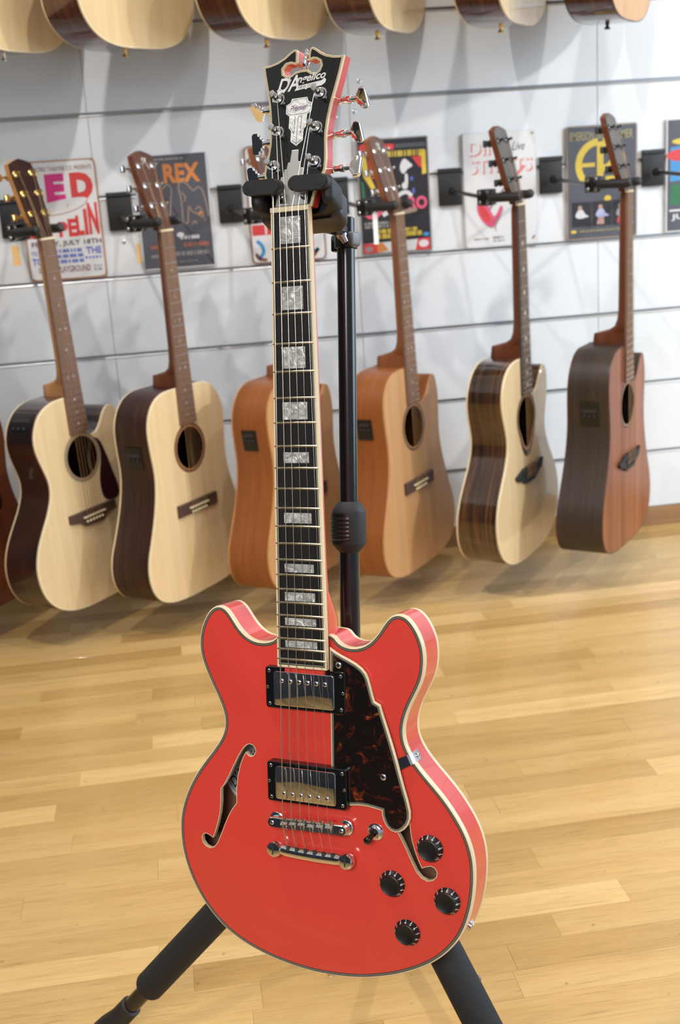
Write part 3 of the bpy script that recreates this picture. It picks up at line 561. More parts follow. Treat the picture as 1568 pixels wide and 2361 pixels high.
# pickups
Z1 = Vector((0, 0, 1))
for s0, s1, ht, hb, prow, xc in ((463.6, 507.4, -8, -17, 477, -1.7), (564.0, 606.6, -4, -22, 596.0, -0.6)):
    w = 46.2; pk = None
    bm = bmesh.new()
    o_ = [Vector(p) for p in ((xc - w, s0), (xc + w, s0), (xc + w, s1), (xc - w, s1))]
    rr = []
    for cx, cy, a0 in ((xc - w + 3, s0 + 3, PI), (xc + w - 3, s0 + 3, 1.5 * PI), (xc + w - 3, s1 - 3, 0), (xc - w + 3, s1 - 3, 0.5 * PI)):
        rr += [Vector((cx + 3 * math.cos(a0 + k * PI / 10), cy + 3 * math.sin(a0 + k * PI / 10))) for k in range(6)]
    grow = inset(rr, -0.7)
    cc = []; cw, cs0, cs1 = 35.2, s0 + 3.6, s1 - 3.6
    for cx, cy, a0 in ((xc - cw + 3, cs0 + 3, PI), (xc + cw - 3, cs0 + 3, 1.5 * PI), (xc + cw - 3, cs1 - 3, 0), (xc - cw + 3, cs1 - 3, 0.5 * PI)):
        cc += [Vector((cx + 3 * math.cos(a0 + k * PI / 10), cy + 3 * math.sin(a0 + k * PI / 10))) for k in range(6)]
    loft(bm, [[V(p.x, p.y, hb) for p in grow], [V(p.x, p.y, ht - 0.7) for p in rr], [V(p.x, p.y, ht) for p in inset(rr, 0.7)], [V(p.x, p.y, ht) for p in inset(cc, -0.5)], [V(p.x, p.y, ht - 6) for p in inset(cc, -0.5)]])
    pk = obj('pickup', bm, BLACKG, G)
    pk['label'] = 'chrome-covered pickup in a black ring ' + ('at the end of the neck' if s0 < 500 else 'beside the bridge')
    bm = bmesh.new(); hc = ht + 3
    loft(bm, [[V(p.x, p.y, ht - 8) for p in cc], [V(p.x, p.y, hc - 1.1) for p in cc], [V(p.x, p.y, hc - 0.35) for p in inset(cc, 0.35)], [V(p.x, p.y, hc) for p in inset(cc, 1.2)]], cap=True)
    cv = obj('cover', bm, CHROME, pk, True)
    for i in range(6):
        x = xc + (i - 2.5) * 10.1
        screw(cv, V(x, prow, hc - 0.05), Z1, 0.0025)
    for x in (-41.6, 41.6):
        for s in (s0 + 4.4, s1 - 4.4): screw(pk, V(xc + x, s, ht), Z1, 0.0020, STEEL)
        screw(pk, V(xc + (x + math.copysign(-2.2, x)), (s0 + s1) / 2, ht), Z1, 0.0019)
# pickguard
PG = [(27.6, 438.9), (34.9, 443.3), (42.4, 446.9), (49.9, 450.1), (57.4, 453.7), (63.8, 458.2), (68.2, 463.2), (70.8, 468.8), (72.8, 476.3), (75.1, 485.7), (76.8, 491.2), (83.1, 494.6), (85.7, 504.0), (90.0, 517.2), (94.2, 531.1), (98.4, 545.5), (102.6, 561.4), (106.7, 576.6), (110.9, 591.0), (113.2, 601.5), (113.0, 609.0), (110.2, 615.8), (105.7, 621.1), (100.9, 624.4), (95.7, 625.5), (90.3, 624.1), (85.9, 620.2), (82.8, 614.6), (81.3, 608.7), (81.0, 604.6), (74.2, 603.4), (65.7, 602.3), (57.1, 602.2), (48.5, 603.2), (42.1, 604.6), (42.1, 570.0), (25.2, 570.0)]
PGV = [Vector(p) for p in PG]
def gh(x, s): return -9.0 - 0.012 * (s - 450)
bm = bmesh.new(); g5 = inset(PGV, 4.3)
plate(bm, g5, [], gh, 0); pg = obj('pickguard', bm, TORT, G)
bm = bmesh.new(); GL = lambda P, d=0: [V(p.x, p.y, gh(p.x, p.y) + d) for p in P]
loft(bm, [GL(PGV, -2.6), GL(PGV, -1.2), GL(inset(PGV, 0.9), -0.1), GL(inset(PGV, 1.8), 0)]); q = obj('edge', bm, CREAM, pg)
bm = bmesh.new(); gi = [inset(PGV, d) for d in (1.8, 2.4, 2.7, 3.2, 3.5, 4.3)]
for k in range(5): ring(bm, GL(gi[k], 0.01), GL(gi[k + 1], 0.01), k % 2)
obj('edge_stripe', bm, PURF, pg, False, [PURF, PURFW])
screw(pg, V(37.5, 456.6, gh(0, 456) + 0.1), Z1, 0.0034); screw(pg, V(84.4, 568.6, gh(0, 568) + 0.1), Z1, 0.0033)
# pickguard bracket: a bent chrome strap over the edge of the body
bm = bmesh.new()
path = [(96.5, 556.3, -12.2), (107.5, 551.0, -14.4), (110.6, 549.6, -15.2), (112.6, 548.6, -17.0), (114.0, 547.9, -21.0), (115.3, 547.2, -33.0)]
d2 = Vector((4.4, 9.6)).normalized() * 5.3; lo_ = []
for x, s, h in path: lo_.append([V(x - d2.x, s - d2.y, h), V(x + d2.x, s + d2.y, h), V(x + d2.x - 0.5, s + d2.y, h - 1.0), V(x - d2.x - 0.5, s - d2.y, h - 1.0)])
loft(bm, lo_, cap=True); br = obj('guard_bracket', bm, CHROME, G)
screw(br, V(115.4, 547.2, -28.5), Vector((0.9, 0.35, 0.1)), 0.0026)
# bridge
bm = bmesh.new(); cap_ = []
for cx, a0 in ((40.0, -PI / 2), (-41.5, PI / 2)):
    cap_ += [Vector((cx + 5.6 * math.cos(a0 + k * PI / 8), (628.0 if cx > 0 else 629.6) + 5.6 * math.sin(a0 + k * PI / 8))) for k in range(9)]
loft(bm, [[V(p.x, p.y, -9.5) for p in cap_], [V(p.x, p.y, -2.6) for p in cap_], [V(p.x, p.y, -1.6) for p in inset(cap_, 0.8)]], cap=True); bg = obj('bridge', bm, CHROME, G, True)
bm = bmesh.new(); prism(bm, [(-31.5, 624.8), (31.0, 623.6), (31.0, 632.6), (-31.5, 633.8)], -3, -1.45); obj('saddle_slot', bm, INK, bg)
for i in range(6):
    x, s = BX[i], BS[i]
    bm = bmesh.new()
    dd = 1 if i >= 3 else -1
    loft(bm, [[V(x - 3.9, s - 3.2, -2.2), V(x - 3.9, s + 3.2, -2.2), V(x - 3.9, s + 0.2 * dd, BR_H)], [V(x + 3.9, s - 3.2, -2.2), V(x + 3.9, s + 3.2, -2.2), V(x + 3.9, s + 0.2 * dd, BR_H)]], cap=True)
    lathe(bm, V(x + 1.5, s - 7.2, -2.2), V(0, 1, 0), [(0.0026, 0), (0.0026, 0.002), (0.0013, 0.0022), (0.0013, 0.013)], 12)
    obj('saddle', bm, CHROME, bg)
for x, s in ((-41.5, 629.6), (40.0, 628.0)):
    bm = bmesh.new(); lathe(bm, V(x, s, -19), Z1, [(0.0042, 0), (0.0042, 0.002), (0.0022, 0.0025), (0.0022, 0.004), (0.0078, 0.0045), (0.0082, 0.0052), (0.0082, 0.0066), (0.0070, 0.0074), (0.0022, 0.0076), (0.0022, 0.010)], 24); obj('thumb_wheel', bm, CHROME, bg, True)
    screw(bg, V(x, s, -1.6), Z1, 0.0024)
# stop tailpiece with its two studs
bm = bmesh.new(); lo_ = []
for k in range(25):
    x = -41.5 + 83 * k / 24; t = abs(x) / 41.5; s = 661 + 0.5 * (x / 41.5) + 2.2 * (1 - t * t) * 0 
    rh, rs_ = (6.0, 6.6) if t < 0.78 else (5.2, 5.6)
    lo_.append([V(x, s + rs_ * math.sin(2 * PI * j / 18) + (1.5 * (1 - t ** 2)), -10.5 + rh * math.cos(2 * PI * j / 18)) for j in range(18)])
loft(bm, lo_, cap=True); tp = obj('tailpiece', bm, CHROME, G, True)
for x, s in ((-42.5, 660.6), (42.0, 661.8)):
    bm = bmesh.new(); lathe(bm, V(x, s, -20), Z1, [(0.0065, 0), (0.0065, 0.002), (0.0046, 0.0024), (0.0046, 0.008), (0.0072, 0.0085), (0.0088, 0.0098), (0.0088, 0.0135), (0.0078, 0.0156), (0.0048, 0.0168), (0.0008, 0.0170)], 26); st = obj('stud', bm, CHROME, tp, True)
    bm = bmesh.new(); box(bm, x - 0.7, x + 0.7, s - 4.5, s + 4.5, -3.2, -2.75, 0, 1, V); obj('slot', bm, INK, st)
for i in range(6):
    bm = bmesh.new(); lathe(bm, V(BX[i] + 0.8, 655.2, -6.5), V(0, 1, 0.1), [(0.0020, 0), (0.0020, 0.004)], 12); obj('string_hole', bm, INK, tp)
# control knobs with numbered skirts
_num = {}
KN = [(131.4, 638.6, 0.10), (89.2, 681.6, 0.05), (147.6, 692.0, -0.12), (103.6, 732.2, -0.45)]
for x, s, rot in KN:
    hb = top_h(x, s) + 0.3; c = V(x, s, hb)
    bm = bmesh.new(); lathe(bm, c, Z1, [(0.0134, 0), (0.0139, 0.0006), (0.0139, 0.0018), (0.0136, 0.0022), (0.0109, 0.0064), (0.0106, 0.0074), (0.0099, 0.0078), (0.0093, 0.0074), (0.0004, 0.0073)], 40); kb = obj('knob', bm, KNOBM, G, True)
    bm = bmesh.new()
    for kk in range(11):
        a = rot - 2.4 + 4.8 * kk / 10 + PI / 2
        a = PI / 2 - (a - PI / 2) if False else a
        dx_, dy_ = math.cos(a), math.sin(a)
        M = Matrix.Translation(c + Vector((dx_ * 0.0121, dy_ * 0.0121, 0.0047))) @ Matrix.Rotation(a - PI / 2, 4, 'Z') @ Matrix.Rotation(math.radians(-57), 4, 'X')
        text_into(bm, str(10 - kk), M, height=0.0032, width=0.0020 if kk else 0.0036, offset=0.01)
        a2 = a + 0.0
        M2 = Matrix.Translation(c + Vector((dx_ * 0.0137, dy_ * 0.0137, 0.0024))) @ Matrix.Rotation(a - PI / 2, 4, 'Z') @ Matrix.Rotation(math.radians(-45), 4, 'X')
        q = [bm.verts.new(M2 @ Vector((i * 0.00028, j * 0.0008, 0.0001))) for i, j in ((-1, -1), (1, -1), (1, 1), (-1, 1))]; bm.faces.new(q)
    obj('numerals', bm, CLEARW, kb)
# toggle switch
c = V(72.2, 629.0, top_h(72, 629))
bm = bmesh.new(); lathe(bm, c, Z1, [(0.0088, 0), (0.0088, 0.0008), (0.0076, 0.0012), (0.0076, 0.0030), (0.0062, 0.0036), (0.0052, 0.0052), (0.0034, 0.0056), (0.0030, 0.0040)], 30); sw = obj('toggle_switch', bm, CHROME, G, True)
bm = bmesh.new(); ax = V(-4.0, 6.0, 13).normalized(); lathe(bm, c + Vector((0, 0, 0.003)), ax, [(0.0017, 0), (0.0019, 0.004), (0.0028, 0.0046), (0.0032, 0.009), (0.0040, 0.0125), (0.0037, 0.0145), (0.0022, 0.0158), (0.0003, 0.0162)], 20); obj('lever_tip', bm, BLACKG, sw, True)
# output jack on the rim, strap button under the tail
bm = bmesh.new(); p = V(161.5, 724.0, h_edge(724) - 21); ax = V(0.88, 0.47, 0) ; lathe(bm, p, ax, [(0.0072, -0.001), (0.0072, 0.0010), (0.0052, 0.0014), (0.0052, 0.0032), (0.0042, 0.0038), (0.0038, 0.0044), (0.0024, 0.0044)], 20); obj('output_jack', bm, CHROME, G, True)
bm = bmesh.new(); p = V(0, 798.5, h_edge(799) - 24); lathe(bm, p, V(0, 1, 0), [(0.0060, 0), (0.0036, 0.003), (0.0034, 0.008), (0.0068, 0.010), (0.0064, 0.012)], 20); obj('strap_button', bm, CHROME, G, True)

# ================================================================== the floor stand
def GP(x, s, h): return GM @ V(x, s, h)
S = empty('guitar_stand', Matrix.Translation((0.148, 1.215, 0.0)), 'black tripod floor stand holding the red guitar by its neck, foam on the legs', 'stand')
Si = S.matrix_world.inverted()
def sobj(name, bm, m, smooth=True, parent=None):
    bm.transform(Si); return obj(name, bm, m, parent or S, smooth)
PT, PB = GP(0, -10, -129.4), Vector((0.148, 1.215, 0.423)); PD = (PB - PT).normalized(); PL = (PB - PT).length
bm = bmesh.new(); lathe(bm, PT, PD, [(0.0085, 0), (0.0100, 0.0012), (0.0100, 0.345)], 28); sobj('upper_pole', bm, BLACKPAINT)
bm = bmesh.new(); lathe(bm, PT, PD, [(0.0112, 0.355), (0.0112, PL + 0.02)], 28); sobj('lower_pole', bm, BLACKPAINT)
def pole_at(s): return PT + PD * s
bm = bmesh.new(); c0 = 0.309
lathe(bm, pole_at(c0), PD, [(0.0118, 0), (0.0125, 0.0006), (0.0186, 0.0095), (0.0190, 0.0120), (0.0190, 0.046), (0.0186, 0.0475), (0.0120, 0.0555), (0.0115, 0.056)], 32); cl = sobj('clutch', bm, BLACKM)
bm = bmesh.new()     # ribbed squeeze grip on the front of the clutch
fx = (GM.to_3x3() @ Vector((-0.55, 0, 0.83))).normalized(); fx = (fx - PD * fx.dot(PD)).normalized(); fy_ = PD.cross(fx)
lo_ = []
for j in range(29):
    z = 0.0125 + 0.032 * j / 28; r = 0.0203 + (0.0007 if (j % 4 in (1, 2) and 3 < j < 26) else 0)
    lo_.append([pole_at(c0 + z) + (fx * math.cos(a) + fy_ * math.sin(a)) * r for a in [(-1.0 + 2.0 * k / 14) for k in range(15)]] + [pole_at(c0 + z) + (fx * math.cos(a) + fy_ * math.sin(a)) * 0.0180 for a in (1.0, 0, -1.0)])
loft(bm, lo_, cap=True); sobj('grip', bm, BLACKP, True, cl)
# clamp at the pole top with its bolt and lever
bm = bmesh.new(); lathe(bm, pole_at(0.018), PD, [(0.0108, 0), (0.0128, 0.001), (0.0128, 0.015), (0.0108, 0.016)], 24); sobj('collar', bm, BLACKP)
rx = GM.to_3x3() @ Vector((0.96, 0, 0.28)); rx = (rx - PD * rx.dot(PD)).normalized(); ry = PD.cross(rx)
bm = bmesh.new(); box(bm, 0.004, 0.0155, -0.008, 0.008, 0.0165, 0.032, 0.003, 3, lambda a, b, c_: PT + PD * c_ + rx * a + ry * b); sobj('clamp_block', bm, MIDGREY)
bm = bmesh.new(); box(bm, -0.0165, -0.008, -0.007, 0.007, 0.018, 0.036, 0.002, 2, lambda a, b, c_: PT + PD * c_ + rx * a + ry * b); sobj('clamp_ear', bm, BLACKG)
bm = bmesh.new(); q0 = GP(5, 18, -118); q1 = GP(-4.5, -4, -111)
tube(bm, [q0, q0.lerp(q1, 0.25), q0.lerp(q1, 0.26), q0.lerp(q1, 0.6), q0.lerp(q1, 0.62), q0.lerp(q1, 0.95), q1], [0.004, 0.0045, 0.0058, 0.0062, 0.0066, 0.0064, 0.0045], 16); sobj('release_lever', bm, STEEL)
# yoke: a U block behind the neck, rubber-lined, with two swinging gates across the front
def U(x0, xi, hf, hb, hi): return [(-x0, hf), (-xi, hf), (-xi, hi), (xi, hi), (xi, hf), (x0, hf), (x0, hb + 12), (x0 - 12, hb), (-x0 + 12, hb), (-x0, hb + 12)]
def ublock(bm, pts, sA, sB, bev):
    a = [bm.verts.new(GP(x, sA - 0.42 * h, h)) for x, h in pts]; b = [bm.verts.new(GP(x, sB - 0.42 * h, h)) for x, h in pts]; n = len(pts)
    f1 = bm.faces.new(a); f2 = bm.faces.new(b[::-1]); fs = [f1, f2]
    for i in range(n): fs.append(bm.faces.new((a[(i + 1) % n], a[i], b[i], b[(i + 1) % n])))
    bmesh.ops.bevel(bm, geom=list({e for f in fs for e in f.edges}), offset=bev, segments=3, affect='EDGES', profile=0.5, clamp_overlap=True)
bm = bmesh.new(); ublock(bm, U(45.5, 35.0, -20, -52, -29), -32, -4, 0.0075); yk = sobj('yoke', bm, GREYP)
bm = bmesh.new(); ublock(bm, U(46.5, 33.0, -0.5, -41, -26), -36, -7, 0.0085); sobj('yoke_pad', bm, RUBBER, True, yk)
bm = bmesh.new(); box(bm, -7, 7, -1, 11, -122, -46, 0.003, 2, lambda a, b, c_: GP(a, b, c_)); sobj('yoke_bracket', bm, BLACKP)
for x0, x1, pv in ((-42, -13.2, -40), (9.6, 39, 36.5)):
    bm = bmesh.new(); r = 7.3
    P = [(x0 + r * math.cos(a), -25.5 + r * math.sin(a)) for a in [PI / 2 + k * PI / 10 for k in range(11)]] + [(x1 + r * math.cos(a), -25 + r * math.sin(a)) for a in [-PI / 2 + k * PI / 10 for k in range(11)]]
    a_ = [bm.verts.new(GP(x, s, -1.5)) for x, s in P]; b_ = [bm.verts.new(GP(x, s, 8.5)) for x, s in P]; t_ = bm.faces.new(b_); bm.faces.new(a_[::-1])
    for i in range(len(P)): bm.faces.new((a_[i], a_[(i + 1) % len(P)], b_[(i + 1) % len(P)], b_[i]))
    bmesh.ops.bevel(bm, geom=list(t_.edges), offset=0.0016, segments=3, affect='EDGES')
    gt = sobj('gate', bm, RUBBER, True, yk)
    bm = bmesh.new(); lathe(bm, GP(pv, -25.5, 8.2), GM.to_3x3() @ Z1, [(0.0048, 0), (0.0048, 0.00045), (0.0043, 0.0005)], 22); sobj('pivot_cap', bm, RUBBER, True, gt)
    bm = bmesh.new(); lathe(bm, GP(pv, -25.5, -6), GM.to_3x3() @ Z1, [(0.0070, 0), (0.0070, 0.006)], 20); sobj('pivot_pin', bm, GREYP, True, gt)
# hub and legs
bm = bmesh.new(); lathe(bm, PB - PD * 0.03, PD, [(0.0150, 0), (0.0190, 0.006), (0.0190, 0.054), (0.0140, 0.062)], 24); sobj('hub', bm, BLACKP)
for k, ft in enumerate(((-0.1690, 1.3700, 0.018), (0.3270, 0.9300, 0.018), (0.2150, 1.5050, 0.018))):
    F = Vector(ft); d = (F - PB).normalized(); L = (F - PB).length
    bm = bmesh.new(); lathe(bm, PB, d, [(0.0108, 0.01), (0.0108, L - 0.03)], 18); lg = sobj('leg', bm, BLACKPAINT)
    f1 = (0.447 if k == 0 else 0.42 if k == 1 else 0.30)
    bm = bmesh.new(); lathe(bm, PB, d, [(0.0102, 0.030), (0.0180, 0.031), (0.0194, 0.034), (0.0194, f1 - 0.0035), (0.0184, f1 - 0.0005), (0.0104, f1)], 28)
    if k < 2: sobj('foam_sleeve', bm, FOAM, True, lg)
    else: bm.free()
    e = L - (0.075 if k else 0.048)
    bm = bmesh.new(); lathe(bm, PB, d, [(0.0100, e), (0.0140, e + 0.002), (0.0142, e + 0.030), (0.0185, e + 0.055), (0.0195, e + 0.070), (0.0150, e + 0.082)], 24); sobj('rubber_foot', bm, RUBBER, True, lg)
    if k == 1:
        u, v, _ = frame(d); bm = bmesh.new(); sd = (Vector((0.9, 0.2, 0.3)) - d * Vector((0.9, 0.2, 0.3)).dot(d)).normalized()
        lathe(bm, PB + d * 0.255 + sd * 0.0185, sd, [(0.0035, 0), (0.0035, 0.002), (0.002, 0.003)], 14); sobj('bolt', bm, STEEL, True, lg)

# ================================================================== acoustic guitars on the wall
DREAD = [(0, 357), (60, 357), (86, 361), (112, 373), (132, 395), (144, 425), (146, 455), (143, 490), (138.5, 530), (139, 560), (146, 600), (160, 645), (178, 690), (193, 725), (200, 755), (199, 785), (190, 812), (170, 836), (135, 852), (90, 859.5), (40, 862), (0, 862)]
GA = [(0, 357), (50, 357), (80, 362), (108, 375), (128, 396), (140, 422), (143, 446), (139, 472), (129, 502), (120, 530), (118, 548), (122, 572), (138, 605), (162, 640), (184, 675), (197, 710), (200, 738), (196, 770), (184, 800), (160, 828), (122, 849), (70, 860), (0, 862)]
CUTS = {'soft': [(27, 452), (40, 459), (58, 457), (74, 443), (88, 422), (102, 407), (117, 403), (131, 410), (140, 427)], 'sharp': [(27, 446), (44, 455), (64, 452), (82, 437), (98, 417), (112, 401), (124, 396), (134, 404), (141, 424)]}
def body_loop(shape, cut):
    H = DREAD if shape == 'dread' else GA
    right = list(H)
    if cut:
        j = next(i for i, (x, s) in enumerate(H) if s > 440)
        right = CUTS[cut] + H[j:]
    left = [(-x, s) for x, s in H if x > 0][::-1]
    P = right + left
    if cut: P = [(-26, 357)][:0] + P + [(0, 357), (22, 357), (26, 400)]
    L = spline(P, 200); return smooth_loop(L, 1)
FRN = {}
def guitar_matrix(q):
    X, Y, Z, A, Ln, ro = q; A, Ln, ro = math.radians(A), math.radians(Ln), math.radians(ro)
    nx = (math.sin(A), -math.cos(A), 0)
    M0 = Matrix(((math.cos(A), 0, -nx[0]), (math.sin(A), 0, -nx[1]), (0, -1, 0)))           # columns x, s, into the body
    c, s = math.cos(Ln), math.sin(Ln); RX = Matrix(((1, 0, 0), (0, c, -s), (0, s, c)))
    c, s = math.cos(ro), math.sin(ro); RZ = Matrix(((c, -s, 0), (s, c, 0), (0, 0, 1)))
    R = M0 @ RX @ RZ
    M = Matrix((( R[0][0], -R[0][1], -R[0][2], X), (R[1][0], -R[1][1], -R[1][2], Y), (R[2][0], -R[2][1], -R[2][2], Z), (0, 0, 0, 1)))
    return M
def acoustic(q, label, group, shape='dread', cut=None, top=SPRUCE, side=ROSEW, neck=NECKW, board=BOARD, head=HEADB, tuner=CHROME, bind=CREAM, bridge='straight', bridgem=BRIDGEW, strings=BRONZE, preamp=None, guard=False, rosette=(0.16, 0.075, 0.04), dots='small', pin=CHROME, sunburst=False, seen_neck=True, drop=False):
    g = empty('acoustic_guitar', guitar_matrix(q), label, 'guitar', group)
    Lp = body_loop(shape, cut)
    dep = (lambda s: 100 + 18 * min(max((s - 380) / 400, 0), 1)) if shape == 'dread' else (lambda s: 90 + 20 * min(max((s - 380) / 400, 0), 1))
    hole = circle(0, 505, 50, 36)
    if drop: hole = [Vector((p.x, p.y + (max(0, p.y - 540) * 1.6))) for p in hole]
    bm = bmesh.new(); plate(bm, inset(Lp, 3), [hole], lambda x, s: 0, 0); obj('top', bm, top, g)
    bm = bmesh.new(); ring(bm, [V(p.x, p.y, -4.5) for p in Lp], [V(p.x, p.y, -dep(p.y) + 4) for p in Lp]); obj('side', bm, side, g, True)
    bm = bmesh.new(); plate(bm, inset(Lp, 2), [], lambda x, s: -dep(s), 0); obj('back', bm, side, g)
    bm = bmesh.new(); loft(bm, [[V(p.x, p.y, -4.5) for p in Lp], [V(p.x, p.y, -0.5) for p in Lp], [V(p.x, p.y, 0.05) for p in inset(Lp, 0.6)], [V(p.x, p.y, 0.1) for p in inset(Lp, 3)]]); obj('front_binding', bm, bind, g, True)
    bm = bmesh.new(); loft(bm, [[V(p.x, p.y, -dep(p.y) + 4) for p in Lp], [V(p.x, p.y, -dep(p.y)) for p in Lp], [V(p.x, p.y, -dep(p.y) - 0.1) for p in inset(Lp, 2)]]); obj('back_binding', bm, bind, g, True)
    bm = bmesh.new(); rc = [circle(0, 505, r, 36) for r in (50, 51.2, 54, 55, 60)]
    if drop: rc = [[Vector((p.x, p.y + max(0, p.y - 540) * 1.6)) for p in c] for c in rc]
    for k, mi in enumerate((0, 1, 0, 0)): ring(bm, [V(p.x, p.y, 0.25) for p in rc[k]], [V(p.x, p.y, 0.25) for p in rc[k + 1]], mi)
    rm = MATS.get('rosette_%s' % (rosette,)) or mat('rosette_%s' % (rosette,), rosette, 0.4)
    obj('rosette', bm, rm, g, False, [rm, NECKL])
    # neck with heel
    bm = bmesh.new(); lo = []
    for s, d, k in ((-4, 15, 0.97), (10, 18, 0.97), (60, 19, 0.97), (200, 21, 0.97), (270, 22, 0.97), (296, 25, 0.95), (312, 32, 0.86), (321, 46, 0.72), (327, 68, 0.6), (331, 84, 0.56), (359, 88, 0.54)):
        w = (21.8 + 5.6 * s / 325) * k; P = [V(-w, s, 0.6), V(w, s, 0.6)]
        for i in range(1, 12):
            a = PI * i / 12; e = 0.8 if s < 330 else 0.55
            P.append(V(w * math.copysign(abs(math.cos(a)) ** e, math.cos(a)), s, 0.6 - (d - 0.6) * math.sin(a) ** e))
        lo.append(P)
    loft(bm, lo, cap=True); obj('neck', bm, neck, g, True)
    SCL = 645.0; fy2 = lambda n: SCL * (1 - 2 ** (-n / 12)); hw = lambda s: 21.8 + 5.6 * s / 325
    bm = bmesh.new(); e_ = fy2(20) + 5
    prism(bm, [(-hw(0), 0), (hw(0), 0), (hw(e_), e_), (-hw(e_), e_)], 0.6, 6); fbd = obj('fretboard', bm, board, g)
    for n in range(1, 21):
        s = fy2(n); w = hw(s) - 0.3; bm = bmesh.new()
        loft(bm, [[V(xx, s + a, b) for a, b in ((-1.1, 5.9), (-0.5, 6.9), (0.5, 6.9), (1.1, 5.9))] for xx in (-w, w)], cap=True); obj('fret', bm, STEEL, g)
    for n in (3, 5, 7, 9, 12, 15, 17, 19):
        s = (fy2(n) + fy2(n - 1)) / 2
        if dots == 'side': continue
        r = 2.6 if dots == 'small' else 5.2
        for x in ((0,) if n not in (7, 12) or dots == 'big' else (-9, 9)):
            bm = bmesh.new(); lathe(bm, V(x, s, 5.8), Z1, [(r * 0.001, 0), (r * 0.001, 0.0004)], 14); obj('dot', bm, PEARL, g)
    bm = bmesh.new(); gbox(bm, -21.8, 21.8, -5, 0, 0.5, 8, 0.6); obj('nut', bm, BONE, g)
    # headstock, tilted back
    kt = math.tan(math.radians(14)); hh = lambda s: 2 + kt * s
    HP = [(-21.5, -4), (-23, -22), (-30, -42), (-33, -60), (-36.5, -150), (-34, -170), (-18, -176), (0, -181), (18, -176), (34, -170), (36.5, -150), (33, -60), (30, -42), (23, -22), (21.5, -4)]
    bm = bmesh.new(); prism(bm, HP, lambda x, s: hh(s) - 15, lambda x, s: hh(s) - 2); hd = obj('headstock', bm, neck, g)
    bm = bmesh.new(); prism(bm, HP, lambda x, s: hh(s) - 2, lambda x, s: hh(s), bev=0.4, seg=1); obj('headplate', bm, head, hd)
    hnn = (Matrix.Rotation(-math.atan(kt), 4, 'X') @ Vector((0, 0, 1)))
    posts = []
    for k, (x, s) in enumerate([(-24, -148), (-22, -104), (-20, -60), (24, -148), (22, -104), (20, -60)]):
        posts.append((x, s)); c = V(x, s, hh(s)); sg = 1 if x > 0 else -1
        t = empty('tuner', None, parent=g)
        bm = bmesh.new(); lathe(bm, c, hnn, [(0.0075, 0), (0.0078, 0.001), (0.0062, 0.0022), (0.0034, 0.003), (0.0034, 0.0075), (0.0027, 0.0095), (0.0034, 0.0125), (0.0028, 0.0145), (0.0006, 0.0148)], 16); obj('post', bm, tuner, t, True)
        bm = bmesh.new(); lathe(bm, c - hnn * 0.015, -hnn, [(0.0085, 0), (0.0085, 0.011), (0.0065, 0.013)], 14); q_ = c - hnn * 0.021
        lathe(bm, q_, Vector((sg, 0, 0)), [(0.003, 0), (0.003, 0.024)], 10); obj('gear_case', bm, tuner, t, True)
        bm = bmesh.new(); kp = q_ + Vector((sg * 0.0305, 0, 0)); box(bm, -8, 8, -7.5, 7.5, -3, 3, 0.0025, 3, lambda a, b, c_: kp + Vector((b * 0.001, a * 0.001, c_ * 0.001))); obj('button', bm, tuner, t, True)
    # bridge
    BP = {'straight': [(-75, 632), (75, 632), (75, 661), (-75, 661)],
          'belly': [(-78, 630), (78, 630), (78, 650), (45, 654), (30, 668), (-30, 668), (-45, 654), (-78, 650)],
          'wing': [(-86, 640), (-60, 634), (-40, 628), (40, 628), (60, 634), (86, 628), (74, 648), (48, 655), (30, 668), (-30, 668), (-48, 655), (-74, 652)]}[bridge]
    bm = bmesh.new(); prism(bm, BP, 0, 8, bev=1.5); bd_ = obj('bridge', bm, bridgem, g)
    bm = bmesh.new(); gbox(bm, -37, 37, 643.5, 647, 7, 11.5, 0.5); obj('saddle', bm, BONE if bridgem is BRIDGEW else BLACKP, bd_)
    for i in range(6):
        bm = bmesh.new(); lathe(bm, V((i - 2.5) * 10.4, 656.5, 7.6), Z1, [(0.0030, 0), (0.0032, 0.0012), (0.0020, 0.0034)], 12); obj('bridge_pin', bm, BONE if bridgem is BRIDGEW else BLACKP, bd_, True)
    for i in range(6):
        k = (2, 1, 0, 3, 4, 5)[i]; px, ps = posts[k]
        bm = bmesh.new(); pe = V(px + (3 if i < 3 else -3), ps, 0); pe.z = (hh(ps) + 9) * 0.001
        tube(bm, [pe, V((i - 2.5) * 7.2, -3, 8.3), V((i - 2.5) * 10.4, 645, 12), V((i - 2.5) * 10.4, 655.5, 8.2)], (0.75, 0.65, 0.55, 0.42, 0.36, 0.3)[i] * 0.001, 6, False); obj('string', bm, strings, g, True)
    bm = bmesh.new(); lathe(bm, V(0, 861.5, -dep(860) / 2), V(0, 1, 0), [(0.0065, 0), (0.0045, 0.003), (0.004, 0.009), (0.0075, 0.012), (0.0068, 0.015), (0.001, 0.0155)], 16); obj('end_pin', bm, pin, g, True)
    if preamp:
        s0, s1, h0, h1 = preamp
        # a curved plate following the upper bout on the bass side
        seg = [p for p in Lp if p.x < -40 and s0 <= p.y <= s1]
        seg.sort(key=lambda p: p.y if p.x > -1e9 else 0)
        if s0 < 400: seg.sort(key=lambda p: p.x, reverse=True)
        nrm = [(Vector((p.x, p.y)) - Vector((0, 470 if p.y < 520 else p.y))).normalized() * 2.4 for p in seg]
        bm = bmesh.new(); loft(bm, [[V(p.x + d.x * k, p.y + d.y * k, h) for p, d in zip(seg, nrm)] for k, h in ((0, h1), (1, h1), (1, h0), (0, h0))], closed=False)
        loft(bm, [[V(p.x + d.x * k, p.y + d.y * k, h0 + (h1 - h0) * t) for k in (0, 1) for t in (0, 1)] for p, d in ((seg[0], nrm[0]), (seg[-1], nrm[-1]))][:1] * 1, closed=False) if False else None
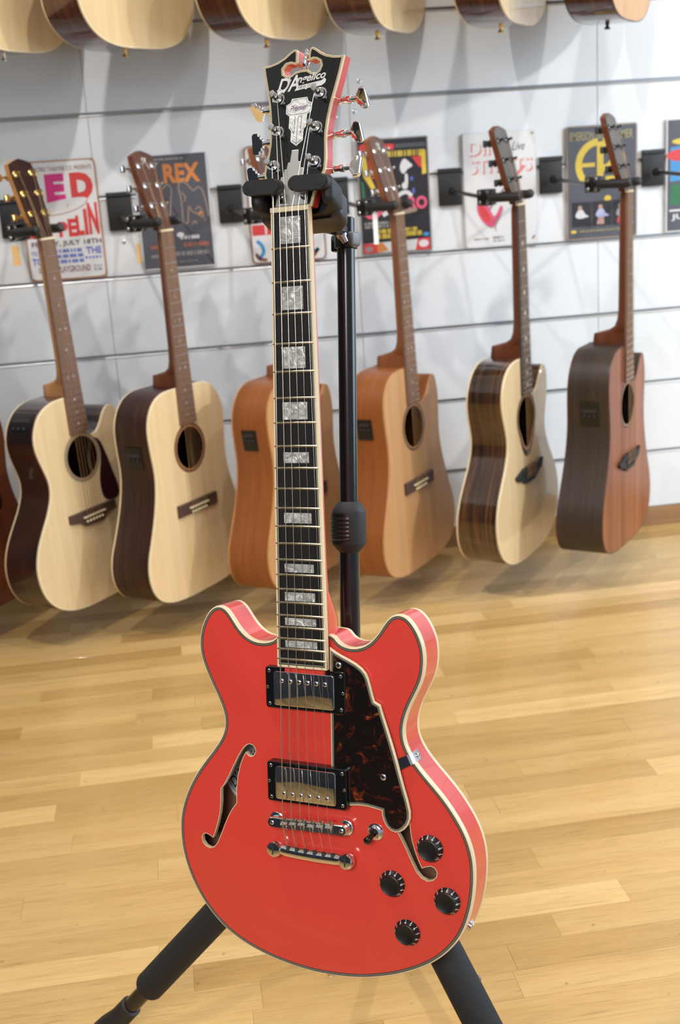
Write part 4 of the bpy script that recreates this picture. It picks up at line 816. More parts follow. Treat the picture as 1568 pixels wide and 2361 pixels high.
        pa = obj('preamp', bm, BLACKP, g)
        m_ = len(seg) // 2; pm, dm = seg[m_], nrm[m_].normalized()
        for t in (0.25, 0.5, 0.75):
            h = h0 + (h1 - h0) * t; bm = bmesh.new(); lathe(bm, V(pm.x + dm.x * 2.2, pm.y + dm.y * 2.2, h), V(dm.x, dm.y, 0), [(0.004, 0), (0.0042, 0.004), (0.003, 0.0055), (0.0005, 0.0055)], 12); obj('dial', bm, BLACKM, pa, True)
        bm = bmesh.new(); a, b = seg[m_ // 2], seg[m_ // 2 + 1]; da = nrm[m_ // 2] * 1.1
        bm.faces.new([bm.verts.new(V(p.x + da.x, p.y + da.y, h)) for p, h in ((a, h0 + 6), (b, h0 + 6), (b, h1 - 6), (a, h1 - 6))]); obj('print', bm, GREYP, pa)
    if guard:
        PGA = [(46, 468), (64, 480), (78, 512), (92, 560), (104, 604), (101, 624), (84, 632), (58, 626), (46, 610), (44, 580), (50, 552), (58, 528), (61, 505), (56, 482)]
        bm = bmesh.new(); prism(bm, [(p.x, p.y) for p in spline(PGA, 60)], 0.1, 1.0); obj('pickguard', bm, TORTD, g)
    return g, Lp
def headlogo(g, body, s=-152, w=0.020):
    bm = bmesh.new(); kt = math.tan(math.radians(14))
    for P in ([(-3, -166), (-7, -160), (-3, -154), (3, -158), (0, -165), (-4, -162)], [(2, -164), (4, -156), (9, -146), (13, -140)], [(8, -165), (4, -157)]):
        tube(bm, [V(x, s_, 2 + kt * s_ + 0.3) for x, s_ in P], 0.0007, 5)
    obj('white_scroll', bm, SILVERP, g)

LOW = 'acoustic guitars of the lower row on the wall'; UP = 'acoustic guitars of the upper row on the wall'
Q1 = (-0.262, 2.867, 0.944, 50.3, -2.2, -0.9); Q2 = (0.005, 2.869, 0.943, 51.4, -1.4, 0.5); Q4 = (0.546, 2.870, 0.942, 52.1, -1.8, 0.0); Q5 = (0.828, 2.833, 0.945, 51.2, -0.5, -0.7); Q6 = (1.088, 2.821, 0.957, 52.0, -0.3, 0.5)
Q3 = (0.276, 2.868, 0.942, 51.5, -1.6, 0.2); Q0 = (-0.535, 2.866, 0.944, 51.0, -2.0, 0.0)
g1, L_ = acoustic(Q1, 'cutaway acoustic guitar with gold tuners and dark red pickguard, in the lower row', LOW, 'ga', 'soft', SPRUCEG, ROSEG, NECKL, BOARD, HEADD, GOLD, CREAM, 'belly', preamp=(372, 440, -80, -14), guard=True, rosette=(0.22, 0.22, 0.16))
g2, L_ = acoustic(Q2, 'pale spruce acoustic guitar without cutaway, striped dark sides and chrome tuners, straight bridge', LOW, 'dread', None, SPRUCE, ROSEW, NECKD, BOARD, HEADB, CHROME, CREAM, 'straight', preamp=(470, 535, -78, -30), rosette=(0.13, 0.05, 0.03))
headlogo(g2, 'K')
g3, L_ = acoustic(Q3, 'orange-brown cutaway acoustic guitar half hidden behind the neck of the red guitar', LOW, 'dread', 'sharp', CEDAR, MAHOG, NECKW, BOARD, HEADB, CHROME, NECKL, 'straight', preamp=(455, 512, -76, -36), rosette=(0.05, 0.025, 0.02))
headlogo(g3, 'K')
g4, L_ = acoustic(Q4, 'cutaway acoustic guitar with tan cedar top and mahogany sides, right of the stand pole', LOW, 'dread', 'sharp', CEDAR, MAHOG, NECKW, BOARD, HEADB, CHROME, NECKL, 'straight', preamp=(455, 512, -76, -36), rosette=(0.08, 0.06, 0.045))
headlogo(g4, 'K')
g5, L_ = acoustic(Q5, 'spruce-topped cutaway acoustic guitar with glossy striped ebony sides and black winged bridge', LOW, 'ga', 'sharp', SPRUCEG, MACAS, NECKD, BOARDD, BOARDD, BLACKG, CREAM, 'wing', BLACKM, rosette=(0.02, 0.02, 0.02), dots='big', drop=True)
g6, L_ = acoustic(Q6, 'all-brown acoustic guitar with striped mahogany top and dark sides, rightmost in the lower row', LOW, 'dread', 'sharp', MAHTOP, OVANG, NECKD, BOARD, BOARDD, BLACKG, HEADB, 'wing', BLACKM, preamp=(470, 535, -72, -26), rosette=(0.03, 0.02, 0.02), dots='side')
g0, L_ = acoustic(Q0, 'dark mahogany acoustic guitar cut off by the left edge of the picture', LOW, 'dread', None, MAHOGD, MAHOGD, NECKW, BOARD, HEADB, CHROME, HEADB, 'belly', BRIDGEW, rosette=(0.03, 0.02, 0.02), guard=True)
tops = [((-0.250, 2.960, 2.212, 58.0, 1.5, -0.2), 'pale acoustic guitar in the top left corner, upper row, only its bottom in view', ROSEG, CHROME, SPRUCEG, CREAM),
        ((0.016, 2.970, 2.207, 49.6, 1.6, -0.1), 'pale acoustic guitar with gold end pin, above the tin sign with red psychedelic letters', ROSEL, GOLD, SPRUCEG, CREAM),
        ((0.347, 2.976, 2.210, 51.0, 1.6, 0.0), 'pale acoustic guitar with gold end pin, just above left of the red guitar headstock', ROSEL, GOLD, SPRUCEG, CREAM),
        ((0.619, 2.979, 2.213, 58.7, 1.8, 0.0), 'pale acoustic guitar with gold end pin, above the black concert poster', ROSEL, GOLD, SPRUCEG, CREAM),
        ((0.915, 2.965, 2.213, 56.0, 1.9, 0.0), 'pale acoustic guitar with gold end pin, second from right in the upper row', ROSEL, GOLD, SPRUCEG, CREAM),
        ((1.159, 2.914, 2.203, 54.4, 1.8, 0.2), 'reddish-sided acoustic guitar with black end pin, rightmost in the upper row', ROSEL, BLACKP, CEDAR, HEADB)]
for q, lab, sd, pn, tp_, bi_ in tops:
    acoustic(q, lab, UP, 'ga', None, tp_, sd, NECKW, BOARD, HEADB, GOLD, bi_, 'belly', pin=pn)

# ------------------------------------------------------------------ wall hangers
def hanger(q, bx, label, group='guitar hangers on the slatted wall', held=True):
    M = guitar_matrix(q); z0 = q[2] + 0.018
    bz = z0 + 0.018
    h = empty('guitar_hanger', Matrix.Translation((bx, WALL_Y - 0.003, bz)), label, 'hanger', group); Hi = h.matrix_world.inverted()
    def ho(name, bm, m, sm=True, par=None): bm.transform(Hi); return obj(name, bm, m, par or h, sm)
    bm = bmesh.new(); box(bm, bx - 0.031, bx + 0.031, WALL_Y - 0.012, WALL_Y - 0.003, bz - 0.042, bz + 0.042, 0.002, 2); ho('backplate', bm, BLACKM)
    bm = bmesh.new(); box(bm, bx - 0.031, bx + 0.031, WALL_Y - 0.016, WALL_Y - 0.0025, bz + 0.042, bz + 0.052, 0.001, 1); ho('slat_hook', bm, GREYP)
    gp = lambda x, s, hh: M @ V(x, s, hh)
    joint = gp(0, -22, -88); w0 = Vector((bx, WALL_Y - 0.03, bz - 0.006))
    dv = (joint - w0).normalized()
    bm = bmesh.new(); tube(bm, [w0, w0 + dv * 0.02, w0 + dv * 0.021, joint], [0.011, 0.0095, 0.0052, 0.0052], 12); ho('arm', bm, BLACKP)
    fwd = (M.to_3x3() @ Z1).normalized(); up = (M.to_3x3() @ Vector((0, 1, 0))).normalized(); sdv = (M.to_3x3() @ Vector((1, 0, 0))).normalized()
    bm = bmesh.new(); box(bm, -0.017, 0.017, -0.019, 0.019, -0.012, 0.026, 0.004, 2, lambda a, b, c: joint + sdv * a + up * b + fwd * c); jb = ho('swivel', bm, BLACKP)
    for a in (-0.010, 0.010):
        for b in (-0.011, 0.011):
            bm = bmesh.new(); lathe(bm, joint + up * b + fwd * (a + 0.006) - sdv * 0.0165, -sdv, [(0.0045, 0), (0.0045, 0.0015), (0.003, 0.003)], 10); ho('screw_head', bm, STEEL, True, jb)
    bm = bmesh.new(); tube(bm, [gp(-39, -22, -56), gp(-20, -22, -60), gp(20, -22, -60), gp(39, -22, -56)], 0.0085, 12); tube(bm, [joint + fwd * 0.02, gp(0, -22, -58)], 0.009, 12); ho('cross_bar', bm, BLACKP)
    for sg in (-1, 1):
        bm = bmesh.new(); tube(bm, [gp(sg * 38, -22, -60), gp(sg * 38, -22, -52), gp(sg * 38, -22, 8), gp(sg * 37, -24, 16), gp(sg * 36, -25, 20)], [0.008, 0.0105, 0.0105, 0.0105, 0.007], 14); ho('prong', bm, RUBBER)
    return h
hanger(Q0, -0.636, 'black guitar hanger left of the picture edge, holding the dark mahogany guitar')
hanger(Q1, -0.366, 'black guitar hanger holding the guitar with gold tuners')
hanger(Q2, -0.101, 'black guitar hanger between the red lettered sign and the orange REX poster')
hanger(Q3, 0.178, 'black guitar hanger behind the headstock of the red guitar')
hanger(Q4, 0.452, 'black guitar hanger at the left of the black concert poster, behind the stand yoke')
hanger(Q5, 0.752, 'black guitar hanger between the black concert poster and the white sign with a red guitar')
hanger(Q6, 1.024, 'black guitar hanger between the white guitar sign and the black and yellow sign')
hanger((1.372, 2.83, 0.957, 52, 0, 0), 1.305, 'black empty guitar hanger at the right edge of the picture')
for k, (q, lab, *_) in enumerate(tops):
    hanger(q, q[0] - 0.085, ['leftmost', 'second', 'third', 'fourth', 'fifth', 'sixth'][k] + ' hanger of the upper row, counted from the left, above the picture', 'guitar hangers on the slatted wall')

# ------------------------------------------------------------------ price tags hanging on thread from two hangers
def price_tag(x, y, z, w, hgt, rz, label, top, m=TAGM):
    t = empty('price_tag', Matrix.Translation((x, y, z)) @ Matrix.Rotation(rz, 4, 'Z'), label, 'tag', 'paper price tags on threads'); ti = t.matrix_world.inverted()
    bm = bmesh.new(); P = [(-w / 2, 0), (w / 2, 0), (w / 2, hgt - 0.006), (w / 2 - 0.006, hgt), (-w / 2 + 0.006, hgt), (-w / 2, hgt - 0.006)]
    prism(bm, P, -0.0004, 0.0004, lambda a, b, c: Vector((a, c, b))); obj('card', bm, m, t)
    bm = bmesh.new(); tube(bm, [Vector((0, -0.001, hgt - 0.004)), Vector((0.001, -0.002, hgt + 0.01)), ti @ Vector(top)], 0.0006, 6); obj('thread', bm, TAGW, t, True)
M1 = guitar_matrix(Q1); M2 = guitar_matrix(Q2); M4 = guitar_matrix(Q4); M5 = guitar_matrix(Q5)
price_tag(-0.332, 2.87, 0.892, 0.017, 0.046, 0.1, 'tan card price tag on a thread left of the guitar with gold tuners', M1 @ V(-38, -12, -30))
price_tag(-0.059, 2.87, 0.877, 0.017, 0.046, 1.0, 'tan card price tag on a thread below the hanger left of the REX poster', M2 @ V(-38, -12, -30))
price_tag(0.491, 2.86, 0.879, 0.012, 0.075, 0.3, 'white slip on a thread in front of the black concert poster', M4 @ V(-38, -12, -10), TAGW)

# ================================================================== tin signs and posters standing on the slat rail
def pm(name, col, rough=0.45): return MATS.get(name) or mat(name, col, rough)
P_RED = pm('print_red', (0.62, 0.055, 0.055)); P_MAG = pm('print_magenta', (0.62, 0.035, 0.22)); P_BLUE = pm('print_blue', (0.10, 0.14, 0.52)); P_BLK = pm('print_black', (0.05, 0.045, 0.045))
P_GRY = pm('print_grey', (0.30, 0.28, 0.28)); P_WHT = pm('print_white', (0.66, 0.66, 0.68)); P_ORG = pm('print_orange', (0.62, 0.22, 0.06)); P_YEL = pm('print_yellow', (0.68, 0.50, 0.07)); P_RUST = pm('print_rust', (0.42, 0.20, 0.09))
P_SLATE = pm('print_slate', (0.085, 0.088, 0.11)); P_TAN = pm('print_tan', (0.32, 0.23, 0.19)); P_OLV = pm('print_olive', (0.36, 0.31, 0.15)); P_DK = pm('print_dark', (0.022, 0.02, 0.028)); P_PINK = pm('print_pink', (0.70, 0.10, 0.20)); P_SKY = pm('print_sky', (0.06, 0.27, 0.58)); P_ROSE = pm('print_rose', (0.66, 0.22, 0.20)); P_BRN = pm('print_brown', (0.22, 0.08, 0.04)); P_GRN = pm('print_green', (0.03, 0.16, 0.07)); P_FLESH = pm('print_flesh', (0.45, 0.28, 0.24)); P_SALM = pm('print_salmon', (0.40, 0.13, 0.09)); P_PALE = pm('print_pale', (0.70, 0.70, 0.72))
class Poster:
    def __init__(s, x0, x1, z0, z1, label, ground, edge=None, r=0.009, group='music posters and tin signs on the wall'):
        s.w, s.h = x1 - x0, z1 - z0
        s.o = empty('poster', Matrix(((1, 0, 0, x0), (0, 0, -1, WALL_Y - 0.006), (0, 1, 0, z0), (0, 0, 0, 1))), label, 'poster', group)   # local x right, y up, z towards the room
        c = []
        for cx, cy, a in ((s.w - r, r, -PI / 2), (s.w - r, s.h - r, 0), (r, s.h - r, PI / 2), (r, r, PI)):
            c += [(cx + r * math.cos(a + k * PI / 8), cy + r * math.sin(a + k * PI / 8)) for k in range(5)]
        ident = lambda a, b, z: Vector((a, b, z))
        bm = bmesh.new(); prism(bm, c, 0, 0.0022, ident, bev=0.3, seg=1); s.sheet = obj('sheet', bm, edge or ground, s.o)
        e = 0.0035 if edge else 0
        if edge:
            bm = bmesh.new(); cc = inset([Vector(p) for p in c], e); prism(bm, [(p.x, p.y) for p in cc], 0.0018, 0.0024, ident); obj('ground', bm, ground, s.o)
        s.z = 0.0025
    def poly(s, pts, m, name='picture', lift=0.0, curve=False):
        s.z += 0.00004
        P = [(a * s.w, b * s.h) for a, b in pts]
        if curve: P = [(p.x, p.y) for p in spline(P, max(24, len(P) * 4))]
        bm = bmesh.new(); prism(bm, P, 0.0022, s.z + lift, lambda a, b, z: Vector((a, b, z))); return obj(name, bm, m, s.o)
    def ell(s, cx, cy, rx, ry, m, name='picture', rot=0, n=28):
        return s.poly([(cx + rx * math.cos(t) * math.cos(rot) - ry * math.sin(t) * math.sin(rot), cy + (rx * math.cos(t) * math.sin(rot) + ry * math.sin(t) * math.cos(rot))) for t in [2 * PI * i / n for i in range(n)]], m, name)
    def line(s, pts, m, t=0.002, name='drawing'):
        bm = bmesh.new(); P = [p for p in spline([(a * s.w, b * s.h) for a, b in pts], len(pts) * 4, False)]
        lo = []
        for i, p in enumerate(P):
            d = (P[min(i + 1, len(P) - 1)] - P[max(i - 1, 0)]).normalized(); nn = Vector((-d.y, d.x)) * t / 2
            lo.append([Vector((p.x - nn.x, p.y - nn.y, s.z)), Vector((p.x + nn.x, p.y + nn.y, s.z)), Vector((p.x + nn.x, p.y + nn.y, s.z + 0.0002)), Vector((p.x - nn.x, p.y - nn.y, s.z + 0.0002))])
        loft(bm, lo, cap=True); return obj(name, bm, m, s.o)
    def text(s, rows, m, name='lettering'):                # rows: (text, centre u, centre v, width u, height v, shear, weight)
        s.z += 0.00006
        for r in rows:
            bm = bmesh.new()
            t, u, v, w, h = r[:5]; sh = r[5] if len(r) > 5 else 0; of = r[6] if len(r) > 6 else 0.012; rot = r[7] if len(r) > 7 else 0
            text_into(bm, t, Matrix.Translation((u * s.w, v * s.h, s.z)) @ Matrix.Rotation(rot, 4, 'Z'), width=w * s.w, height=h * s.h, shear=sh, offset=of)
            obj(name, bm, m, s.o)
    def smallprint(s, rows, m, seed=1):                     # print too small to read: short strokes in lines
        rr = random.Random(seed); s.z += 0.00004
        for u0, u1, v, h in rows:
            u = u0; bm = bmesh.new()
            while u < u1:
                w = rr.uniform(0.012, 0.03)
                q = [bm.verts.new(Vector((a * s.w, b * s.h, s.z))) for a, b in ((u, v - h / 2), (min(u + w, u1), v - h / 2), (min(u + w, u1), v + h / 2), (u, v + h / 2))]; bm.faces.new(q); u += w + rr.choice((0.006, 0.006, 0.02))
            obj('small_print', bm, m, s.o)
PZ0, PZ1 = 0.8258, 1.1175
# white tin sign, red lettering
p = Poster(-0.342, -0.150, PZ0, PZ1, 'white tin sign with large red and magenta lettering and an airship drawing', P_PALE, P_RUST)
p.text([('THE ELECTRIC THEATRE CO. PRESENTS', 0.5, 0.93, 0.90, 0.035)], P_BRN)
p.text([('L', 0.17, 0.77, 0.22, 0.24, 0, 0.07), ('E', 0.46, 0.77, 0.25, 0.24, 0, 0.07)], P_MAG)
p.text([('D', 0.80, 0.775, 0.29, 0.23, 0, 0.07)], P_RED)
p.poly([(0.10, 0.60), (0.3, 0.55), (0.55, 0.56), (0.78, 0.61), (0.86, 0.67), (0.7, 0.685), (0.4, 0.66), (0.2, 0.63)], P_WHT, 'airship', curve=True)
p.line([(0.10, 0.60), (0.3, 0.55), (0.55, 0.56), (0.78, 0.61), (0.86, 0.67)], P_RUST, 0.002); p.line([(0.58, 0.60), (0.6, 0.64)], P_RUST, 0.0015)
p.text([('Z', 0.10, 0.42, 0.15, 0.11, 0, 0.05), ('E', 0.24, 0.42, 0.12, 0.11, 0, 0.05), ('P', 0.37, 0.42, 0.12, 0.12, 0, 0.05), ('P', 0.50, 0.425, 0.12, 0.13, 0, 0.05), ('E', 0.62, 0.435, 0.11, 0.15, 0, 0.05), ('L', 0.72, 0.45, 0.10, 0.17, 0, 0.05), ('I', 0.80, 0.475, 0.045, 0.22, 0, 0.05), ('N', 0.90, 0.50, 0.13, 0.27, 0, 0.05)], P_RED)
p.text([('FRIDAY, JULY 18TH', 0.52, 0.305, 0.9, 0.055, 0, 0.02)], P_BLK)
p.text([('TICKETS', 0.16, 0.235, 0.22, 0.035), ('THE', 0.86, 0.235, 0.2, 0.06, 0, 0.03), ('TO', 0.12, 0.165, 0.14, 0.06, 0, 0.03)], P_BLUE)
p.smallprint([(0.34, 0.72, 0.245, 0.03), (0.36, 0.72, 0.20, 0.03), (0.34, 0.72, 0.155, 0.03), (0.74, 0.95, 0.175, 0.02)], P_BLUE, 3)
p.text([('PLAYGROUND', 0.58, 0.09, 0.42, 0.055)], P_BRN); p.text([('KENT', 0.20, 0.09, 0.2, 0.055)], P_GRY) if False else p.smallprint([(0.12, 0.3, 0.09, 0.05)], P_GRY, 4)
p.smallprint([(0.84, 0.94, 0.10, 0.02), (0.84, 0.94, 0.07, 0.02)], P_GRY, 5)
for c in ([(0, 1), (0.07, 1), (0.03, 0.985), (0.0, 0.96)], [(0.93, 1), (1, 1), (1, 0.95), (0.98, 0.975)], [(0, 0), (0.12, 0), (0.06, 0.015), (0.02, 0.03), (0, 0.08)], [(0.9, 0), (1, 0), (1, 0.06), (0.97, 0.02)]): p.poly([(min(max(a, 0.02), 0.98), min(max(b, 0.012), 0.988)) for a, b in c], P_RUST, 'rust_corner')
# slate poster, REX
p = Poster(-0.056, 0.128, PZ0 + 0.006, PZ1 - 0.002, 'slate grey poster with orange REX lettering and outline drawings', P_SLATE, P_WHT, r=0.002)
p.text([('T.', 0.17, 0.83, 0.18, 0.155, 0, 0.04), ('REX', 0.64, 0.83, 0.5, 0.165, 0, 0.04)], P_ORG)
p.smallprint([(0.28, 0.68, 0.955, 0.018)], P_GRY, 6)
for L in ([(0.42, 0.42), (0.46, 0.60), (0.48, 0.70), (0.43, 0.735), (0.36, 0.70), (0.30, 0.6)], [(0.60, 0.40), (0.60, 0.60), (0.58, 0.72), (0.63, 0.755), (0.70, 0.73), (0.78, 0.67), (0.84, 0.70), (0.90, 0.67), (0.94, 0.55), (0.96, 0.44)], [(0.62, 0.40), (0.66, 0.39), (0.68, 0.47), (0.70, 0.54), (0.74, 0.49), (0.80, 0.47), (0.86, 0.44), (0.92, 0.42)], [(0.78, 0.50), (0.84, 0.53), (0.88, 0.47), (0.90, 0.40)], [(0.72, 0.38), (0.76, 0.41), (0.78, 0.38)], [(0.62, 0.66), (0.66, 0.62), (0.64, 0.58)]): p.line(L, P_TAN, 0.0032)
p.ell(0.85, 0.475, 0.03, 0.016, P_ORG)
p.text([('COMING', 0.66, 0.275, 0.26, 0.035, 0.3, 0.02)], P_PALE) if False else p.smallprint([(0.54, 0.8, 0.27, 0.03)], P_PALE, 8)
p.ell(0.545, 0.295, 0.05, 0.022, P_PALE)
p.smallprint([(0.12, 0.36, 0.2, 0.032), (0.58, 0.92, 0.205, 0.036)], P_SALM, 9); p.smallprint([(0.12, 0.34, 0.12, 0.028), (0.44, 0.92, 0.13, 0.036)], P_GRY, 10); p.smallprint([(0.5, 0.75, 0.06, 0.008)], P_GRY, 2)
# white tin sign half hidden behind the red guitar: red band and blue flourishes
p = Poster(0.222, 0.416, PZ0 + 0.001, PZ1 + 0.003, 'white tin sign with red bands and blue scrolls, behind the red guitar neck', P_PALE, P_BRN, r=0.014)
p.poly([(0.03, 0.40), (0.97, 0.40), (0.97, 0.49), (0.03, 0.49)], P_RED, 'band'); p.poly([(0.03, 0.335), (0.97, 0.335), (0.97, 0.40), (0.03, 0.40)], P_WHT, 'band'); p.poly([(0.03, 0.245), (0.97, 0.245), (0.97, 0.335), (0.03, 0.335)], P_RED, 'band'); p.poly([(0.2, 0.25), (0.225, 0.25), (0.225, 0.335), (0.2, 0.335)], P_WHT, 'band')
p.ell(0.24, 0.885, 0.17, 0.055, P_SKY); p.poly([(0.14, 0.80), (0.22, 0.60), (0.34, 0.62), (0.42, 0.84), (0.3, 0.87)], P_ORG, 'picture'); p.poly([(0.2, 0.83), (0.5, 0.83), (0.6, 0.74), (0.4, 0.72)], P_BRN, 'picture')
p.line([(0.84, 0.24), (0.78, 0.20), (0.76, 0.13), (0.84, 0.08), (0.9, 0.1)], P_SKY, 0.009); p.line([(0.08, 0.2), (0.14, 0.16), (0.16, 0.1), (0.1, 0.05)], P_SKY, 0.009); p.line([(0.9, 0.1), (0.84, 0.05), (0.8, 0.03)], P_BRN, 0.008); p.line([(0.06, 0.09), (0.1, 0.045), (0.2, 0.03)], P_BRN, 0.008)
# black concert poster with coloured lettering
p = Poster(0.510, 0.698, PZ0 + 0.002, PZ1 + 0.001, 'black concert poster with yellow and pink lettering, right of the stand pole', P_DK, P_GRY, r=0.003)
p.poly([(0.04, 0.89), (0.52, 0.90), (0.52, 0.945), (0.12, 0.965), (0.04, 0.945)], P_RED, 'headline'); p.poly([(0.54, 0.91), (0.96, 0.91), (0.96, 0.945), (0.54, 0.945)], P_SLATE, 'headline')
p.text([('THE HALL OF LIGHTS', 0.66, 0.855, 0.56, 0.055, 0, 0.03)], P_YEL) if False else p.smallprint([(0.38, 0.95, 0.862, 0.05)], P_YEL, 11)
for q, m in (([(0.05, 0.87), (0.12, 0.87), (0.16, 0.70), (0.24, 0.58), (0.18, 0.57), (0.08, 0.68)], P_YEL), ([(0.14, 0.84), (0.18, 0.80), (0.24, 0.66), (0.2, 0.66)], P_RED), ([(0.96, 0.88), (0.96, 0.68), (0.90, 0.67), (0.90, 0.74), (0.86, 0.85)], P_YEL), ([(0.76, 0.83), (0.9, 0.83), (0.9, 0.73), (0.86, 0.74)], P_RED), ([(0.04, 0.66), (0.08, 0.62), (0.09, 0.5), (0.05, 0.5)], P_GRN)): p.poly(q, m, 'flame')
p.poly([(0.66, 0.815), (0.74, 0.775), (0.77, 0.75), (0.70, 0.725), (0.64, 0.685), (0.595, 0.72), (0.605, 0.775)], P_FLESH if False else P_WHT, 'figure', curve=True); p.poly([(0.66, 0.68), (0.69, 0.685), (0.70, 0.63), (0.68, 0.56), (0.62, 0.56), (0.61, 0.60), (0.65, 0.62)], P_WHT, 'figure', curve=True)
p.ell(0.75, 0.64, 0.02, 0.02, P_BLUE); p.ell(0.77, 0.535, 0.02, 0.025, P_BLUE)
p.line([(0.52, 0.485), (0.60, 0.52), (0.68, 0.525), (0.74, 0.49)], P_WHT, 0.010)
p.text([('RO', 0.82, 0.43, 0.27, 0.115, 0, 0.05)], P_PINK); p.line([(0.06, 0.385), (0.14, 0.335), (0.24, 0.345), (0.3, 0.385)], P_PINK, 0.012); p.line([(0.32, 0.34), (0.40, 0.365)], P_WHT, 0.011); p.line([(0.58, 0.35), (0.80, 0.375)], P_TAN, 0.011)
p.smallprint([(0.06, 0.42, 0.275, 0.025), (0.06, 0.42, 0.245, 0.025)], P_GRY, 12); p.smallprint([(0.26, 0.5, 0.2, 0.04), (0.24, 0.55, 0.155, 0.04), (0.6, 0.8, 0.205, 0.03), (0.55, 0.86, 0.165, 0.04)], P_YEL, 13)
p.poly([(0.03, 0.015), (0.97, 0.015), (0.97, 0.115), (0.03, 0.10)], P_WHT, 'strip'); p.poly([(0.03, 0.015), (0.22, 0.015), (0.22, 0.10), (0.03, 0.10)], P_RED, 'strip'); p.poly([(0.22, 0.015), (0.38, 0.03), (0.3, 0.1), (0.22, 0.1)], P_ORG, 'strip'); p.poly([(0.76, 0.015), (0.97, 0.015), (0.97, 0.12), (0.8, 0.115)], P_RED, 'strip'); p.ell(0.88, 0.07, 0.07, 0.032, P_WHT); p.ell(0.1, 0.05, 0.05, 0.025, P_GRY); p.ell(0.92, 0.15, 0.045, 0.018, P_SKY)
# white tin sign with a red electric guitar
p = Poster(0.789, 0.984, PZ0 - 0.001, PZ1, 'white tin sign with shadowed red lettering and a red electric guitar drawing', P_PALE, P_WHT, r=0.010)
for dx, dy, m in ((0.0, 0.0, P_ROSE), (-0.022, 0.012, P_PALE)):
    p.text([('DIRE', 0.35 + dx, 0.855 + dy, 0.52, 0.125, 0, 0.03), ('STRAITS', 0.53 + dx, 0.70 + dy, 0.86, 0.125, 0, 0.03)], m)
p.text([('Live', 0.76, 0.865, 0.18, 0.075, 0.4, 0.0)], P_BLK)
gb = [(0.24, 0.42), (0.28, 0.44), (0.31, 0.39), (0.35, 0.33), (0.40, 0.27), (0.44, 0.29), (0.50, 0.36), (0.52, 0.33), (0.46, 0.24), (0.39, 0.18), (0.31, 0.19), (0.22, 0.25), (0.17, 0.33), (0.18, 0.40)]
p.poly([(a + 0.01, b - 0.012) for a, b in gb], P_GRY, 'guitar_shadow', curve=True); p.poly(gb, P_PINK, 'guitar_drawing', curve=True); p.poly([(0.20, 0.36), (0.24, 0.40), (0.28, 0.34), (0.36, 0.25), (0.30, 0.22), (0.23, 0.27)], P_RED, 'guitar_drawing', curve=True)
p.line([(0.34, 0.33), (0.52, 0.48), (0.70, 0.60)], P_TAN, 0.006, 'guitar_neck'); p.poly([(0.68, 0.59), (0.72, 0.63), (0.82, 0.70), (0.86, 0.685), (0.78, 0.63), (0.71, 0.575)], P_ROSE, 'guitar_head')
p.smallprint([(0.12, 0.32, 0.075, 0.015)], P_TAN, 15); p.smallprint([(0.38, 0.54, 0.08, 0.025), (0.38, 0.54, 0.05, 0.015)], P_GRY, 16); p.line([(0.42, 0.14), (0.42, 0.26)], P_TAN, 0.0025)
p.ell(0.955, 0.965, 0.02, 0.012, P_OLV); p.line([(0.93, 0.045), (0.965, 0.075)], P_BRN, 0.004)
# black and yellow tin sign
p = Poster(1.067, 1.261, PZ0 - 0.001, PZ1 - 0.001, 'black and yellow tin sign with a round monogram and three small stage pictures', P_SLATE, P_TAN, r=0.006)
p.text([('EMERSON', 0.22, 0.91, 0.34, 0.075, 0, 0.01), ('LAKE &', 0.5, 0.91, 0.17, 0.075, 0, 0.01), ('PALMER', 0.78, 0.91, 0.32, 0.075, 0, 0.01)], P_OLV)
def arc(cx, cy, r0, r1, a0, a1, asp, n=24):
    return [(cx + r1 * math.cos(t), cy + r1 * asp * math.sin(t)) for t in [a0 + (a1 - a0) * i / n for i in range(n + 1)]] + [(cx + r0 * math.cos(t), cy + r0 * asp * math.sin(t)) for t in [a1 - (a1 - a0) * i / n for i in range(n + 1)]]
AS = 0.194 / 0.2905
p.poly(arc(0.47, 0.655, 0.255, 0.345, math.radians(95), math.radians(262), AS), P_YEL, 'monogram'); p.poly(arc(0.49, 0.655, 0.255, 0.345, math.radians(-60), math.radians(85), AS), P_YEL, 'monogram')
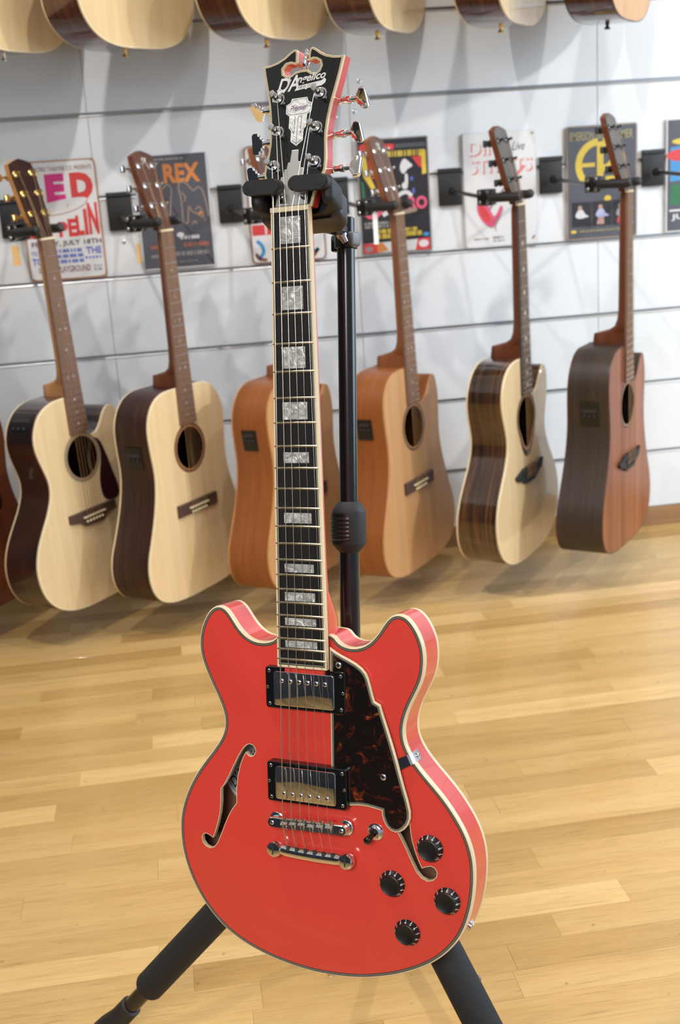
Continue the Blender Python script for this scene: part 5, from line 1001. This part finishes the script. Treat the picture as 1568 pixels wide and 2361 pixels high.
p.poly([(0.20, 0.64), (0.40, 0.64), (0.40, 0.675), (0.20, 0.675)], P_YEL, 'monogram'); p.poly([(0.43, 0.46), (0.52, 0.45), (0.52, 0.86), (0.43, 0.85)], P_YEL, 'monogram'); p.poly(arc(0.52, 0.72, 0.10, 0.19, -PI / 2, PI / 2, AS), P_YEL, 'monogram'); p.poly([(0.55, 0.50), (0.70, 0.50), (0.70, 0.55), (0.55, 0.55)], P_YEL, 'monogram')
p.ell(0.58, 0.355, 0.05, 0.026, P_YEL)
for i, (m1, m2) in enumerate(((P_WHT, P_DK), (pm('print_lilac', (0.42, 0.44, 0.66)), P_FLESH), (P_GRY, P_RED))):
    u = 0.07 + i * 0.29
    p.poly([(u, 0.115), (u + 0.275, 0.115), (u + 0.275, 0.335), (u, 0.335)], P_DK, 'stage_picture')
    p.poly([(u + 0.05, 0.21), (u + 0.09, 0.265), (u + 0.15, 0.265), (u + 0.19, 0.225), (u + 0.24, 0.205), (u + 0.17, 0.195), (u + 0.12, 0.185)], m1, 'stage_picture', curve=True); p.ell(u + 0.115, 0.283, 0.03, 0.021, P_FLESH); p.poly([(u + 0.06, 0.13), (u + 0.17, 0.13), (u + 0.16, 0.19), (u + 0.08, 0.19)], m2, 'stage_picture')
p.smallprint([(0.18, 0.8, 0.075, 0.018)], P_OLV, 17); p.ell(0.09, 0.075, 0.04, 0.014, P_YEL)
# last poster, mostly outside the picture
p = Poster(1.342, 1.536, PZ0 + 0.001, PZ1 + 0.002, 'bright blue poster with a red oval, at the right edge of the picture', P_SLATE, P_PALE, r=0.003)
p.poly([(0.06, 0.75), (0.94, 0.80), (0.94, 0.5), (0.06, 0.45)], P_SKY, 'picture'); p.ell(0.25, 0.68, 0.25, 0.055, P_RED); p.ell(0.3, 0.80, 0.22, 0.03, P_YEL); p.poly([(0.1, 0.52), (0.5, 0.60), (0.6, 0.56), (0.2, 0.49)], P_ORG, 'picture'); p.poly([(0.06, 0.24), (0.94, 0.24), (0.94, 0.45), (0.06, 0.42)], P_GRN, 'picture'); p.poly([(0.05, 0.185), (0.95, 0.185), (0.95, 0.2), (0.05, 0.2)], P_PALE, 'strip'); p.text([('JULY', 0.28, 0.13, 0.4, 0.06, 0, 0.02)], P_PALE)
bpy.context.view_layer.update()
